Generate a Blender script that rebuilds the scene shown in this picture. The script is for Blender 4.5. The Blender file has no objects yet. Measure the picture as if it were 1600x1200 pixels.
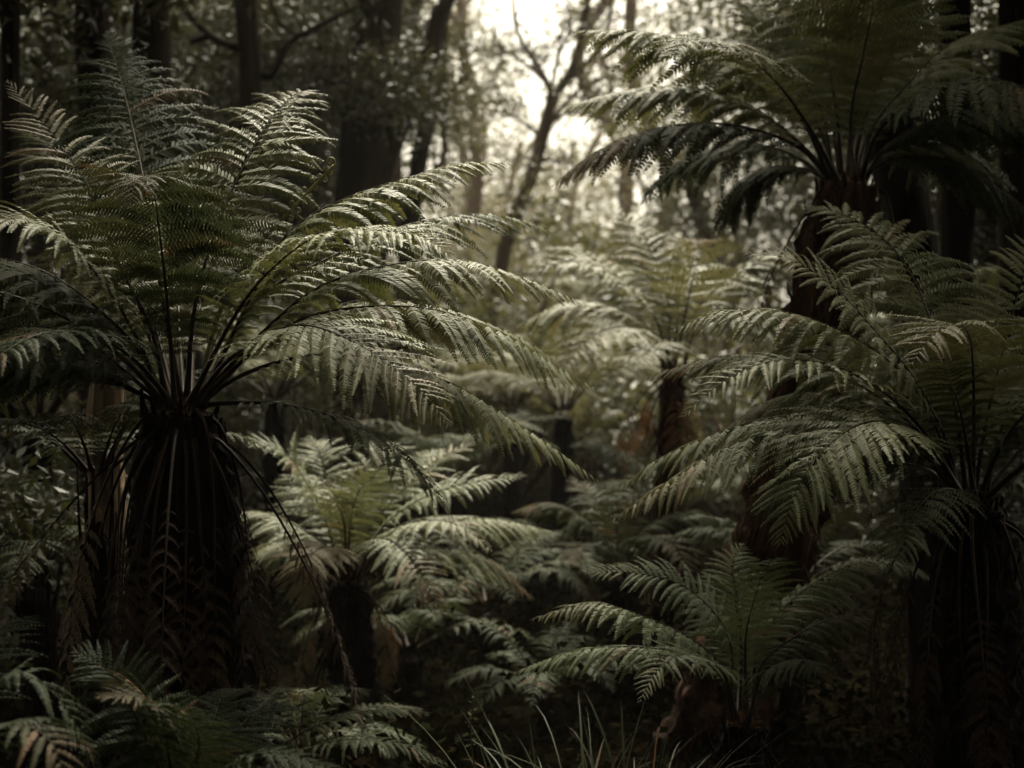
import bpy, math, random
import numpy as np
from mathutils import Vector
R = math.radians
SC = bpy.context.scene
COL = SC.collection
rng = np.random.default_rng(7)
random.seed(7)

# ------------------------------------------------------------------ camera, sky, sun, exposure
CAMZ = 2.0
cam_d = bpy.data.cameras.new('camera')
cam = bpy.data.objects.new('camera', cam_d); COL.objects.link(cam)
cam.location = (0, 0, CAMZ); cam.rotation_euler = (R(90), 0, 0)
cam_d.lens = 50; cam_d.sensor_width = 36; cam_d.clip_end = 2000; cam_d.clip_start = 0.05
cam_d.dof.use_dof = True; cam_d.dof.focus_distance = 4.75; cam_d.dof.aperture_fstop = 2.0
SC.camera = cam
SUN_EL, SUN_AZ = 60, 8          # azimuth measured from +Y (beyond the scene) towards +X
w = bpy.data.worlds.new('World'); SC.world = w; w.use_nodes = True
nt = w.node_tree; bg = nt.nodes['Background']
sky = nt.nodes.new('ShaderNodeTexSky'); sky.sky_type = 'NISHITA'; sky.sun_disc = False
sky.sun_elevation = R(SUN_EL); sky.sun_rotation = R(SUN_AZ); sky.air_density = 1.0; sky.dust_density = 6.0
hsv = nt.nodes.new('ShaderNodeHueSaturation'); hsv.inputs['Saturation'].default_value = 0.12
mx = nt.nodes.new('ShaderNodeMix'); mx.data_type = 'RGBA'; mx.blend_type = 'MULTIPLY'; mx.inputs[0].default_value = 1
mx.inputs[7].default_value = (1.0, 0.925, 0.735, 1)
nt.links.new(sky.outputs[0], hsv.inputs['Color']); nt.links.new(hsv.outputs[0], mx.inputs[6])
nt.links.new(mx.outputs[2], bg.inputs['Color']); bg.inputs['Strength'].default_value = 0.13
sd = bpy.data.lights.new('sun', 'SUN'); sd.energy = 3.6; sd.angle = R(14); sd.color = (1.0, 0.93, 0.77)
sun = bpy.data.objects.new('sun', sd); COL.objects.link(sun)
_d = Vector((math.sin(R(SUN_AZ))*math.cos(R(SUN_EL)), math.cos(R(SUN_AZ))*math.cos(R(SUN_EL)), math.sin(R(SUN_EL))))
sun.rotation_euler = _d.to_track_quat('Z', 'Y').to_euler(); sun.location = (0, 20, 30)
vs = SC.view_settings; SC.display_settings.display_device = 'sRGB'
vs.view_transform = 'Standard'; vs.look = 'None'; vs.exposure = 1.5; vs.gamma = 1; vs.use_curve_mapping = False
SC.render.engine = 'CYCLES'
SC.cycles.use_denoising = True
SC.cycles.max_bounces = 8; SC.cycles.transparent_max_bounces = 8; SC.cycles.volume_bounces = 0
SC.cycles.diffuse_bounces = 3; SC.cycles.glossy_bounces = 2; SC.cycles.transmission_bounces = 3
SC.cycles.sample_clamp_indirect = 4

# ------------------------------------------------------------------ helpers
PXM = 0.72/1600
def P(px, py, D):
    return np.array(((px-800)*PXM*D, D, CAMZ+(600-py)*PXM*D))
def ground_z(x, y):
    x = np.asarray(x, float); y = np.asarray(y, float)
    z = 0.10*np.sin(x*0.9+1.3)*np.cos(y*0.7)+0.06*np.sin(x*2.3+y*1.7)
    far = np.clip((y-12)/60, 0, 3)
    return z + far**1.2*3.0 + np.clip((np.abs(x)-6)/20, 0, 2)*0.8

def mesh(name, V, quads=None, tris=None, mat=None, attrs=None, smooth=False):
    V = np.asarray(V, np.float32).reshape(-1, 3)
    me = bpy.data.meshes.new(name)
    nq = 0 if quads is None else len(quads); n3 = 0 if tris is None else len(tris)
    me.vertices.add(len(V)); me.vertices.foreach_set('co', V.ravel())
    li = []; ls = []; k = 0
    if nq: li.append(np.asarray(quads, np.int32).ravel()); ls.append(np.arange(nq)*4); k = nq*4
    if n3: li.append(np.asarray(tris, np.int32).ravel()); ls.append(k+np.arange(n3)*3)
    li = np.concatenate(li); ls = np.concatenate(ls).astype(np.int32)
    me.loops.add(len(li)); me.loops.foreach_set('vertex_index', li)
    me.polygons.add(nq+n3); me.polygons.foreach_set('loop_start', ls)
    me.update(calc_edges=True)
    if attrs:
        for a, val in attrs.items():
            at = me.attributes.new(a, 'FLOAT', 'POINT'); at.data.foreach_set('value', np.asarray(val, np.float32))
    if smooth: me.polygons.foreach_set('use_smooth', np.ones(nq+n3, bool))
    if mat: me.materials.append(mat)
    return me
def link(name, me, parent=None):
    o = bpy.data.objects.new(name, me); COL.objects.link(o)
    if parent: o.parent = parent
    return o
def tag(o, label=None, cat=None, group=None, kind=None):
    if label: o['label'] = label
    if cat: o['category'] = cat
    if group: o['group'] = group
    if kind: o['kind'] = kind
    return o
def empty(name, loc, label, cat, group=None):
    o = bpy.data.objects.new(name, None); COL.objects.link(o); o.location = tuple(float(v) for v in loc)
    o.empty_display_size = 0.1
    return tag(o, label, cat, group)
def copy_tree(o, parent=None):
    c = o.copy(); COL.objects.link(c)
    if parent: c.parent = parent
    for ch in o.children: copy_tree(ch, c)
    return c
def unit(a):
    return a/np.maximum(np.linalg.norm(a, axis=-1, keepdims=True), 1e-9)

def spline(pts, n=120):
    """smooth curve through the points, evenly resampled by length"""
    p = np.asarray(pts, float)
    if len(p) == 2: p = np.stack([p[0], (p[0]+p[1])/2, p[1]])
    q = np.vstack([2*p[0]-p[1], p, 2*p[-1]-p[-2]])
    out = []
    for i in range(1, len(q)-2):
        t0, t1, t2, t3 = 0, 0, 0, 0
        d = [max(np.linalg.norm(q[i+k]-q[i+k-1]), 1e-6)**0.5 for k in (0, 1, 2)]
        t0 = 0; t1 = d[0]; t2 = t1+d[1]; t3 = t2+d[2]
        t = np.linspace(t1, t2, 24, endpoint=False)[:, None]
        A1 = (t1-t)/(t1-t0)*q[i-1]+(t-t0)/(t1-t0)*q[i]
        A2 = (t2-t)/(t2-t1)*q[i]+(t-t1)/(t2-t1)*q[i+1]
        A3 = (t3-t)/(t3-t2)*q[i+1]+(t-t2)/(t3-t2)*q[i+2]
        B1 = (t2-t)/(t2-t0)*A1+(t-t0)/(t2-t0)*A2
        B2 = (t3-t)/(t3-t1)*A2+(t-t1)/(t3-t1)*A3
        out.append((t2-t)/(t2-t1)*B1+(t-t1)/(t2-t1)*B2)
    out.append(p[-1:]); c = np.vstack(out)
    s = np.concatenate([[0], np.cumsum(np.linalg.norm(np.diff(c, axis=0), axis=1))])
    u = np.linspace(0, s[-1], n)
    return np.stack([np.interp(u, s, c[:, k]) for k in range(3)], 1), s[-1]

def tube(path, rad, sides=8, rough=0.0, seed=0, cap=True, ridge=0.0):
    path = np.asarray(path, float); n = len(path); rad = np.broadcast_to(np.asarray(rad, float), (n,))
    T = unit(np.gradient(path, axis=0))
    up = np.array((0.0, 0, 1)) if abs(T[0][2]) < 0.8 else np.array((0.0, 1, 0))
    A = np.zeros_like(T); a = unit(np.cross(up, T[0]))
    for i in range(n):
        a = unit(a-T[i]*np.dot(a, T[i])); A[i] = a
    B = np.cross(T, A)
    ang = np.arange(sides)*2*math.pi/sides
    rr = np.repeat(rad[:, None], sides, 1)
    if rough:
        g = np.random.default_rng(seed)
        nz = g.normal(size=(n, sides)); nz = (nz+np.roll(nz, 1, 1)+np.roll(nz, 1, 0))/1.7
        rr = rr*(1+rough*nz)
    if ridge:
        g = np.random.default_rng(seed+5); ph = g.normal(size=sides)*ridge
        tw = np.cumsum(g.normal(size=(n, sides))*ridge*0.15, 0)
        rr = rr*(1+ph[None, :]+tw)
    V = path[:, None]+rr[..., None]*(A[:, None]*np.cos(ang)[None, :, None]+B[:, None]*np.sin(ang)[None, :, None])
    V = V.reshape(-1, 3)
    i = np.arange(n-1)[:, None]*sides; j = np.arange(sides)[None]; j2 = (j+1) % sides
    Q = np.stack([i+j, i+j2, i+sides+j2, i+sides+j], -1).reshape(-1, 4)
    Tr = np.zeros((0, 3), int)
    if cap:
        V = np.vstack([V, path[-1:]]); c = len(V)-1; b = (n-1)*sides
        Tr = np.array([(b+k, b+(k+1) % sides, c) for k in range(sides)])
    return V, Q, Tr
class MB:
    def __init__(s): s.V = []; s.Q = []; s.T = []; s.n = 0
    def add(s, V, Q=None, T=None):
        s.V.append(V)
        if Q is not None and len(Q): s.Q.append(np.asarray(Q)+s.n)
        if T is not None and len(T): s.T.append(np.asarray(T)+s.n)
        s.n += len(V)
    def mesh(s, name, mat, smooth=False, attrs=None):
        return mesh(name, np.vstack(s.V), np.vstack(s.Q) if s.Q else None, np.vstack(s.T) if s.T else None, mat, attrs, smooth)

# ------------------------------------------------------------------ materials
def new_mat(name):
    m = bpy.data.materials.new(name); m.use_nodes = True
    nt = m.node_tree; return m, nt, nt.nodes['Principled BSDF'], nt.nodes['Material Output']
def ramp(nt, cols, pos=None):
    r = nt.nodes.new('ShaderNodeValToRGB'); e = r.color_ramp.elements
    pos = pos or [i/(len(cols)-1) for i in range(len(cols))]
    while len(e) < len(cols): e.new(0.5)
    for k, (c, p) in enumerate(zip(cols, pos)): e[k].position = p; e[k].color = (*c, 1)
    return r
def leaf_mat(name, greens, brown=(0.15, 0.082, 0.047), rough=0.42, trans=0.17, spec=0.5, scale=3.0):
    m, nt, b, out = new_mat(name); L = nt.links.new
    oi = nt.nodes.new('ShaderNodeObjectInfo')
    ti = nt.nodes.new('ShaderNodeAttribute'); ti.attribute_name = 'tint'
    ag = nt.nodes.new('ShaderNodeAttribute'); ag.attribute_name = 'age'
    tc = nt.nodes.new('ShaderNodeTexCoord'); nz = nt.nodes.new('ShaderNodeTexNoise'); nz.inputs['Scale'].default_value = scale
    L(tc.outputs['Object'], nz.inputs['Vector'])
    a1 = nt.nodes.new('ShaderNodeMath'); a1.operation = 'MULTIPLY_ADD'; a1.inputs[1].default_value = 0.5
    L(ti.outputs['Fac'], a1.inputs[0]); L(nz.outputs['Fac'], a1.inputs[2])
    a2 = nt.nodes.new('ShaderNodeMath'); a2.operation = 'MULTIPLY_ADD'; a2.inputs[1].default_value = 0.3
    L(oi.outputs['Random'], a2.inputs[0]); L(a1.outputs[0], a2.inputs[2])
    rp = ramp(nt, greens, [0.35+0.7*i/(len(greens)-1) if len(greens) > 1 else 0 for i in range(len(greens))])
    L(a2.outputs[0], rp.inputs[0])
    mb = nt.nodes.new('ShaderNodeMix'); mb.data_type = 'RGBA'; L(ag.outputs['Fac'], mb.inputs[0])
    L(rp.outputs[0], mb.inputs[6]); mb.inputs[7].default_value = (*brown, 1)
    L(mb.outputs[2], b.inputs['Base Color'])
    b.inputs['Roughness'].default_value = rough; b.inputs['Specular IOR Level'].default_value = spec
    tr = nt.nodes.new('ShaderNodeBsdfTranslucent')
    tcx = nt.nodes.new('ShaderNodeMix'); tcx.data_type = 'RGBA'; tcx.blend_type = 'MULTIPLY'; tcx.inputs[0].default_value = 1
    L(mb.outputs[2], tcx.inputs[6]); tcx.inputs[7].default_value = (1.45, 1.32, 0.95, 1); L(tcx.outputs[2], tr.inputs['Color'])
    ms = nt.nodes.new('ShaderNodeMixShader'); ms.inputs[0].default_value = trans
    L(b.outputs[0], ms.inputs[1]); L(tr.outputs[0], ms.inputs[2]); L(ms.outputs[0], out.inputs['Surface'])
    return m
def bark_mat(name, cols, scale=6, stretch=(1, 1, 0.15), bump=0.6, rough=0.9, dist=0.02):
    m, nt, b, out = new_mat(name); L = nt.links.new
    tc = nt.nodes.new('ShaderNodeTexCoord'); mp = nt.nodes.new('ShaderNodeMapping'); mp.inputs['Scale'].default_value = stretch
    nz = nt.nodes.new('ShaderNodeTexNoise'); nz.inputs['Scale'].default_value = scale; nz.inputs['Detail'].default_value = 6
    nz.inputs['Roughness'].default_value = 0.7
    L(tc.outputs['Object'], mp.inputs[0]); L(mp.outputs[0], nz.inputs['Vector'])
    rp = ramp(nt, cols, [0.3+0.4*i/(len(cols)-1) for i in range(len(cols))]); L(nz.outputs['Fac'], rp.inputs[0])
    L(rp.outputs[0], b.inputs['Base Color']); b.inputs['Roughness'].default_value = rough
    b.inputs['Specular IOR Level'].default_value = 0.1
    n2 = nt.nodes.new('ShaderNodeTexNoise'); n2.inputs['Scale'].default_value = scale*3; n2.inputs['Detail'].default_value = 5
    L(mp.outputs[0], n2.inputs['Vector'])
    bp = nt.nodes.new('ShaderNodeBump'); bp.inputs['Strength'].default_value = bump; bp.inputs['Distance'].default_value = dist
    L(n2.outputs['Fac'], bp.inputs['Height']); L(bp.outputs[0], b.inputs['Normal'])
    return m
M = {}
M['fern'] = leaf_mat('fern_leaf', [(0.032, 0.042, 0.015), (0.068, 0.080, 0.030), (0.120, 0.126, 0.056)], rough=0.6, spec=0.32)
M['fern_dark'] = leaf_mat('fern_leaf_dark_shaded', [(0.014, 0.022, 0.010), (0.026, 0.036, 0.017), (0.042, 0.048, 0.022)], rough=0.65, spec=0.12)  # deep green leaf, with the shade on dim fronds and ground ferns painted in
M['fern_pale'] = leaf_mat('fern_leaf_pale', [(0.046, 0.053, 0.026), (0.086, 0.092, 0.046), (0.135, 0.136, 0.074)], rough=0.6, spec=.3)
M['fern_deep'] = leaf_mat('fern_leaf_painted_shade', [(0.008, 0.013, 0.006), (0.011, 0.017, 0.007), (0.019, 0.026, 0.011)], rough=0.65, spec=0.1)  # shade over the bottom-left ferns put into a near-black leaf colour
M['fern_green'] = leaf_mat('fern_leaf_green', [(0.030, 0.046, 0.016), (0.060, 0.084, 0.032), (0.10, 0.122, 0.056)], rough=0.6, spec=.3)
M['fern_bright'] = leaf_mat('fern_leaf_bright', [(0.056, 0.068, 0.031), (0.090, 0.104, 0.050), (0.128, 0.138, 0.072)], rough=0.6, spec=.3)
M['dead'] = leaf_mat('dead_frond', [(0.016, 0.009, 0.005), (0.05, 0.024, 0.012), (0.11, 0.055, 0.028)], rough=0.8, trans=0.15, spec=0.2)
M['dead_dark'] = leaf_mat('dead_frond_dark', [(0.006, 0.005, 0.003), (0.014, 0.009, 0.006), (0.036, 0.021, 0.013)], brown=(.03, .015, .008), rough=0.85, trans=0.1, spec=0.15)
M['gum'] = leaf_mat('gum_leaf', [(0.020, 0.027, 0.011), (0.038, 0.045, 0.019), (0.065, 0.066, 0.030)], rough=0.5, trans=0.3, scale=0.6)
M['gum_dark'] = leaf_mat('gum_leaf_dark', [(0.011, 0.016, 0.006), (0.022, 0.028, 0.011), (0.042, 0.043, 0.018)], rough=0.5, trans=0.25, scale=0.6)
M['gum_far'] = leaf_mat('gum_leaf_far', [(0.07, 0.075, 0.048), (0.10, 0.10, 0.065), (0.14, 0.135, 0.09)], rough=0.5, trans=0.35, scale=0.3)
M['stalk'] = bark_mat('frond_stalk', [(0.012, 0.008, 0.005), (0.028, 0.018, 0.010), (0.05, 0.04, 0.018)], 20, (1, 1, 0.3), 0.3, 0.45, 0.002)
M['stalk_green'] = bark_mat('green_frond_stalk', [(0.10, 0.10, 0.04), (0.18, 0.17, 0.07), (0.26, 0.23, 0.11)], 20, (1, 1, 0.3), 0.3, 0.45, 0.002)
M['stalk_dead'] = bark_mat('dead_frond_stalk', [(0.006, 0.004, 0.003), (0.016, 0.009, 0.006), (0.045, 0.023, 0.013)], 12, (1, 1, 0.3), 0.3, 0.6, 0.002)
M['fibre'] = bark_mat('fern_trunk_fibre', [(0.002, 0.0015, 0.001), (0.006, 0.004, 0.0028), (0.02, 0.011, 0.007)], 9, (1, 1, 0.25), 1.0, 0.95, 0.04)
M['fibre_red'] = bark_mat('reddish_fern_trunk_fibre', [(0.008, 0.005, 0.003), (0.035, 0.018, 0.011), (0.10, 0.05, 0.03)], 9, (1, 1, 0.2), 1.0, 0.95, 0.04)
M['scale'] = bark_mat('crown_scale', [(0.06, 0.025, 0.012), (0.20, 0.10, 0.05), (0.38, 0.25, 0.14)], 60, (1, 1, 1), 0.5, 0.7, 0.003)
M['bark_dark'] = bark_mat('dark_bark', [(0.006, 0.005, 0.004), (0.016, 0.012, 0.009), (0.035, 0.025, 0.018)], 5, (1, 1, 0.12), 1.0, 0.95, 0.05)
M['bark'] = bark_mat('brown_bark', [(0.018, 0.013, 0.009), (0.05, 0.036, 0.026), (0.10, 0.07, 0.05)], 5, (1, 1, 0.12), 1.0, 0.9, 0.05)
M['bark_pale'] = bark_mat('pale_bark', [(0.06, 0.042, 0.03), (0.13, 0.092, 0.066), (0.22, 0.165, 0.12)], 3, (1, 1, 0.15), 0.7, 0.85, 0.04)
M['stump'] = bark_mat('weathered_wood', [(0.03, 0.02, 0.014), (0.16, 0.11, 0.07), (0.34, 0.26, 0.17)], 8, (1, 1, 0.1), 1.0, 0.85, 0.03)
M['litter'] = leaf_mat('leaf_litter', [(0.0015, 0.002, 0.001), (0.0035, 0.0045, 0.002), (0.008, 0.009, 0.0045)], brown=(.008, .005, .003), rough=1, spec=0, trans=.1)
M['grass'] = leaf_mat('strap_leaf', [(0.016, 0.022, 0.010), (0.03, 0.04, 0.018), (0.05, 0.058, 0.03)], rough=0.6, spec=.15, trans=0.2)
def grade_stalk(m, tipcol):
    nt = m.node_tree; b = nt.nodes['Principled BSDF']; src = b.inputs['Base Color'].links[0].from_socket
    at = nt.nodes.new('ShaderNodeAttribute'); at.attribute_name = 'along'
    mr = nt.nodes.new('ShaderNodeMapRange'); mr.inputs[1].default_value = .4; mr.inputs[2].default_value = .85
    mxx = nt.nodes.new('ShaderNodeMix'); mxx.data_type = 'RGBA'; mxx.inputs[7].default_value = (*tipcol, 1)
    nt.links.new(at.outputs['Fac'], mr.inputs[0]); nt.links.new(mr.outputs[0], mxx.inputs[0]); nt.links.new(src, mxx.inputs[6]); nt.links.new(mxx.outputs[2], b.inputs['Base Color'])
grade_stalk(M['stalk'], (.055, .055, .026))
def ground_mat():
    m, nt, b, out = new_mat('forest_floor'); L = nt.links.new
    tc = nt.nodes.new('ShaderNodeTexCoord'); nz = nt.nodes.new('ShaderNodeTexNoise'); nz.inputs['Scale'].default_value = 2.5; nz.inputs['Detail'].default_value = 8
    L(tc.outputs['Object'], nz.inputs['Vector'])
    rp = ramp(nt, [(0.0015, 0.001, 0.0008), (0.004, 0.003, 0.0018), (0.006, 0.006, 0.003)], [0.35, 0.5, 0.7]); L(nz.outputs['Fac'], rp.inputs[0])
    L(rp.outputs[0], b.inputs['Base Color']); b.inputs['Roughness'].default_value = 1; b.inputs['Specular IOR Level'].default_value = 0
    v = nt.nodes.new('ShaderNodeTexVoronoi'); v.inputs['Scale'].default_value = 14; L(tc.outputs['Object'], v.inputs['Vector'])
    bp = nt.nodes.new('ShaderNodeBump'); bp.inputs['Distance'].default_value = 0.05; L(v.outputs[0], bp.inputs['Height']); L(bp.outputs[0], b.inputs['Normal'])
    return m
M['ground'] = ground_mat()

# ------------------------------------------------------------------ fronds
UP = np.array((0, 0, 1.0))
def frond_arrays(sp, L, radial, seed, npairs=34, npin=24, t0=0.16, droop=1.0, lift=0.12, twist=0.0, plen=0.108,
                 age=0.0, tipage=0.0, ang0=12, ang1=48, keep=0.97, curl=0.12, wide=0.84, shape=0.42):
    """leaf blade of one frond: pinnae along the spine, pinnules along each pinna"""
    g = np.random.default_rng(seed)
    n = len(sp); T = unit(np.gradient(sp, axis=0))
    side = unit(np.cross(radial, UP))                     # horizontal, across the frond
    Bv = unit(side[None]-T*(T@side)[:, None]); N = np.cross(Bv, T)
    if np.dot(N[n//3], UP*0.6-radial) < 0: N = -N; Bv = -Bv
    tw = -np.minimum(np.linspace(0, 1, n)*1.8, 1)[:, None]*twist
    Bv, N = Bv*np.cos(tw)+N*np.sin(tw), N*np.cos(tw)-Bv*np.sin(tw)
    u = 1-(1-np.arange(npairs)/npairs)**1.18
    u = np.clip(u+g.normal(size=npairs)*0.003, 0, 0.995)
    prof = (0.30+0.70*np.sin(np.pi/2*np.minimum(1, u/shape)))*(1-np.clip((u-0.42)/0.58, 0, 1)**1.55)+0.02
    uu = np.repeat(u, 2); pr = np.repeat(prof, 2)*g.uniform(0.8, 1.08, npairs*2); sd = np.tile([1.0, -1.0], npairs)
    km = g.random(npairs*2) < keep; uu, pr, sd = uu[km], pr[km], sd[km]
    uu = np.clip(uu+np.where(sd > 0, 0.004, -0.004), 0, 0.997)
    t = t0+(1-t0)*uu; ix = np.clip(t*(n-1), 0, n-1.001); i0 = ix.astype(int); f = (ix-i0)[:, None]
    base = sp[i0]*(1-f)+sp[i0+1]*f; Tm = T[i0]; Bm = Bv[i0]*sd[:, None]; Nm = N[i0]
    m = len(t); Lp = L*pr
    a = np.radians(ang0+(ang1-ang0)*uu**1.4+g.normal(size=m)*6)[:, None]
    lf = (lift+g.normal(size=m)*0.06)[:, None]
    d0 = unit(Bm*np.cos(a)+Tm*np.sin(a)+Nm*lf)
    K = npin
    kk = np.arange(K+1)/K
    dr = droop*(0.75+0.5*g.random(m))*(Lp/L*0.6+0.4)
    dirs = d0[:, None, :]+(-UP)[None, None]*(dr[:, None]*kk[None]**1.3)[..., None]+Tm[:, None]*(curl*kk[None, :, None]**1.5)
    bend = g.normal(size=(m, 1, 3))*0.17*kk[None, :, None]
    dirs = unit(dirs+bend)
    st = (Lp/K)[:, None, None]
    pos = base[:, None]+np.concatenate([np.zeros((m, 1, 3)), np.cumsum(dirs[:, :-1]*st, 1)], 1)
    q = unit(Tm[:, None]-dirs*np.sum(Tm[:, None]*dirs, -1, keepdims=True))
    nn = np.cross(dirs, q); sgn = np.sign(np.sum(nn*Nm[:, None], -1, keepdims=True)); sgn[sgn == 0] = 1; sgn = sgn[:, 3:4]; nn = nn*sgn
    V = []; Q = []; Tt = []; A = []; TI = []; off = 0
    tint = g.random(m)
    ageP = np.clip(age+tipage*np.clip((uu-0.55)/0.3, 0, 1)*(g.random(m)*0.8+0.4)+(g.random(m) < 0.03)*0.4, 0, 1)
    # midribs
    hw = 0.0011*(1.15-kk)[None, :, None]
    rv = np.stack([pos-q*hw, pos+q*hw], 2)+nn[:, :, None]*0.0006
    V.append(rv.reshape(-1, 3)); a_ = np.arange(m)[:, None]*(K+1)*2+np.arange(K)[None]*2
    Q.append(np.stack([a_, a_+1, a_+3, a_+2], -1).reshape(-1, 4)); off = m*(K+1)*2
    A.append(np.repeat(ageP, (K+1)*2)); TI.append(np.repeat(np.minimum(tint+0.5, 1.4), (K+1)*2))
    # pinnules
    for grp, step in ((pr >= 0.45, 1), (pr < 0.45, 2)):
        idx = np.nonzero(grp)[0]
        if not len(idx): continue
        ks = np.arange(1, K, step)
        s = kk[ks]
        lp = plen*Lp[idx][:, None]*np.minimum(1, 0.62+s*1.6)[None]*(np.clip(1-s, 0, 1)**0.72)[None]+0.0015
        lp = lp*g.uniform(0.88, 1.1, lp.shape)
        wd = (Lp[idx]/K*step*wide*0.5)[:, None]*np.ones_like(lp)
        b = pos[idx][:, ks]; p = dirs[idx][:, ks]; qq = q[idx][:, ks]; nv = nn[idx][:, ks]
        for s2 in (1.0, -1.0):
            be = R(24)
            rt = g.normal(size=lp.shape)[..., None]*0.16
            d = unit(qq*s2*math.cos(be)+p*math.sin(be)-nv*(0.16+rt))
            pw = unit(p-d*np.sum(p*d, -1, keepdims=True))
            l_ = lp[..., None]; w_ = wd[..., None]
            off2 = s2*0.25*w_*pw
            v0 = b-pw*w_*0.95+off2; v1 = b+pw*w_*0.75+off2
            mid = b+d*l_*0.55+pw*l_*0.04+off2
            v2 = mid-pw*w_*0.80-nv*l_*0.04; v3 = mid+pw*w_*0.72-nv*l_*0.04
            v4 = b+d*l_+pw*l_*0.16-nv*l_*0.22+off2
            vv = np.stack([v0, v1, v2, v3, v4], 2)       # m,k,5,3
            cnt = vv.shape[0]*vv.shape[1]
            V.append(vv.reshape(-1, 3)); o = off+np.arange(cnt)*5
            Q.append(np.stack([o, o+1, o+3, o+2], 1)); Tt.append(np.stack([o+2, o+3, o+4], 1)); off += cnt*5
            A.append(np.repeat(ageP[idx], len(ks)*5)); TI.append(np.repeat((tint[idx][:, None]*0.7+0.3*g.random((len(idx), len(ks)))).ravel(), 5))
    return np.vstack(V), np.vstack(Q), np.vstack(Tt), np.concatenate(A), np.concatenate(TI)

def stalk_arrays(sp, r0=0.010, r1=0.0016, sides=6, stride=3):
    p = sp[::stride]; n = len(p); s = np.linspace(0, 1, n)
    rad = r1*0.7*(1-s)+.0004+(r0*.35)*(1-s)**1.5+r0*.55*np.clip(1-s/.7, 0, 1)+r0*0.6*np.exp(-s*25)
    V, Q, T = tube(p, rad, sides)
    return V, Q, T, np.append(np.repeat(s, sides), 1.0)

def add_frond(root, origin, sp, L, radial, seed, mat='fern', smat='stalk', name='frond', r0=0.010, label=None, stride=3, sides=6, **k):
    V, Q, T, A, TI = frond_arrays(sp-origin, L, radial, seed, **k)
    me = mesh(name, V, Q, T, M[mat], {'age': A, 'tint': TI})
    o = link(name, me, root)
    sv, sq, st, sa = stalk_arrays(sp-origin, r0, stride=stride, sides=sides)
    link('stalk', mesh('stalk', sv, sq, st, M[smat], {'along': sa}, True), o)
    if label: o['label'] = label
    return o

def arc(base, az, elev, length, bend, n=90, wob=0.0, power=1.25):
    s = np.linspace(0, 1, n); e = np.radians(elev)-np.radians(bend)*s**power
    a = az+wob*s
    d = np.stack([np.sin(a)*np.cos(e), np.cos(a)*np.cos(e), np.sin(e)], 1)
    return base+np.concatenate([[np.zeros(3)], np.cumsum(d[:-1]*length/(n-1), 0)]), np.array((math.sin(az), math.cos(az), 0))

def fern_trunk(root, origin, top, foot, r_top, r_mid, r_foot, mat, seed, stubs=120, name='trunk'):
    g = np.random.default_rng(seed)
    mid = (top+foot)/2+np.array((g.normal()*0.04, g.normal()*0.04, 0))
    sp, ln = spline([foot, mid, top], 60)
    s = np.linspace(0, 1, 60); rad = np.interp(s, [0, 0.5, 0.93, 1], [r_foot, r_mid, r_top, r_top*0.72])
    mb = MB(); V, Q, T = tube(sp, rad, 40, rough=0.09, seed=seed, ridge=0.05); mb.add(V, Q, T)
    for i in range(stubs):                                   # broken leaf bases and hanging roots
        t = g.uniform(0.02, 0.98); k = int(t*59); a = g.uniform(0, 2*math.pi); rr = rad[k]
        o = np.array((math.cos(a), math.sin(a), 0)); b = sp[k]+o*rr*0.85
        up = g.random() < 0.5
        ln_ = g.uniform(0.04, 0.13)*(1 if up else 2.2)
        e = b+o*ln_*0.35+UP*ln_*(0.9 if up else -0.9)+g.normal(size=3)*0.012
        pts, _ = spline([b, (b+e)/2+o*0.015, e], 5)
        V, Q, T = tube(pts, np.linspace(0.011, 0.003, 5), 4); mb.add(V, Q, T)
    for i in range(70 if stubs > 50 else 30):                # leaf bases crowding round the top
        a = g.uniform(0, 2*math.pi); o = np.array((math.cos(a), math.sin(a), 0)); q = g.uniform(.3, 1.0)
        b = top+o*r_top*q*.95-UP*g.uniform(.03, .16); e = b+o*g.uniform(-.01, .03)+UP*g.uniform(.04, .11)+g.normal(size=3)*.01
        pts, _ = spline([b, (b+e)/2, e], 5); V, Q, T = tube(pts, np.linspace(0.016, 0.006, 5)*min(1, r_top/.13), 5); mb.add(V, Q, T)
    V = np.vstack(mb.V)-origin; mb.V = [V]
    return link(name, mb.mesh(name, M[mat], smooth=False), root)

def crown_heart(root, origin, c, r, seed, n=260):
    g = np.random.default_rng(seed); mb = MB()
    for i in range(n):
        a = g.uniform(0, 2*math.pi); q = r*g.random()**0.5
        b = c+np.array((math.cos(a)*q, math.sin(a)*q, 0.03*(1-(q/r)**2)-0.01))
        d = unit(np.array((math.cos(a)*q/r*0.8, math.sin(a)*q/r*0.8, 1.0))+g.normal(size=3)*0.5)*g.uniform(0.012, 0.04)
        s = unit(np.cross(d, g.normal(size=3)))*0.004
        mb.add(np.array([b-s, b+s, b+d*0.6+s*0.8+g.normal(size=3)*0.003, b+d]), [(0, 1, 2, 3)])
    mb.V = [np.vstack(mb.V)-origin]
    return link('crown_scales', mb.mesh('crown_scales', M['scale']), root)

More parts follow.
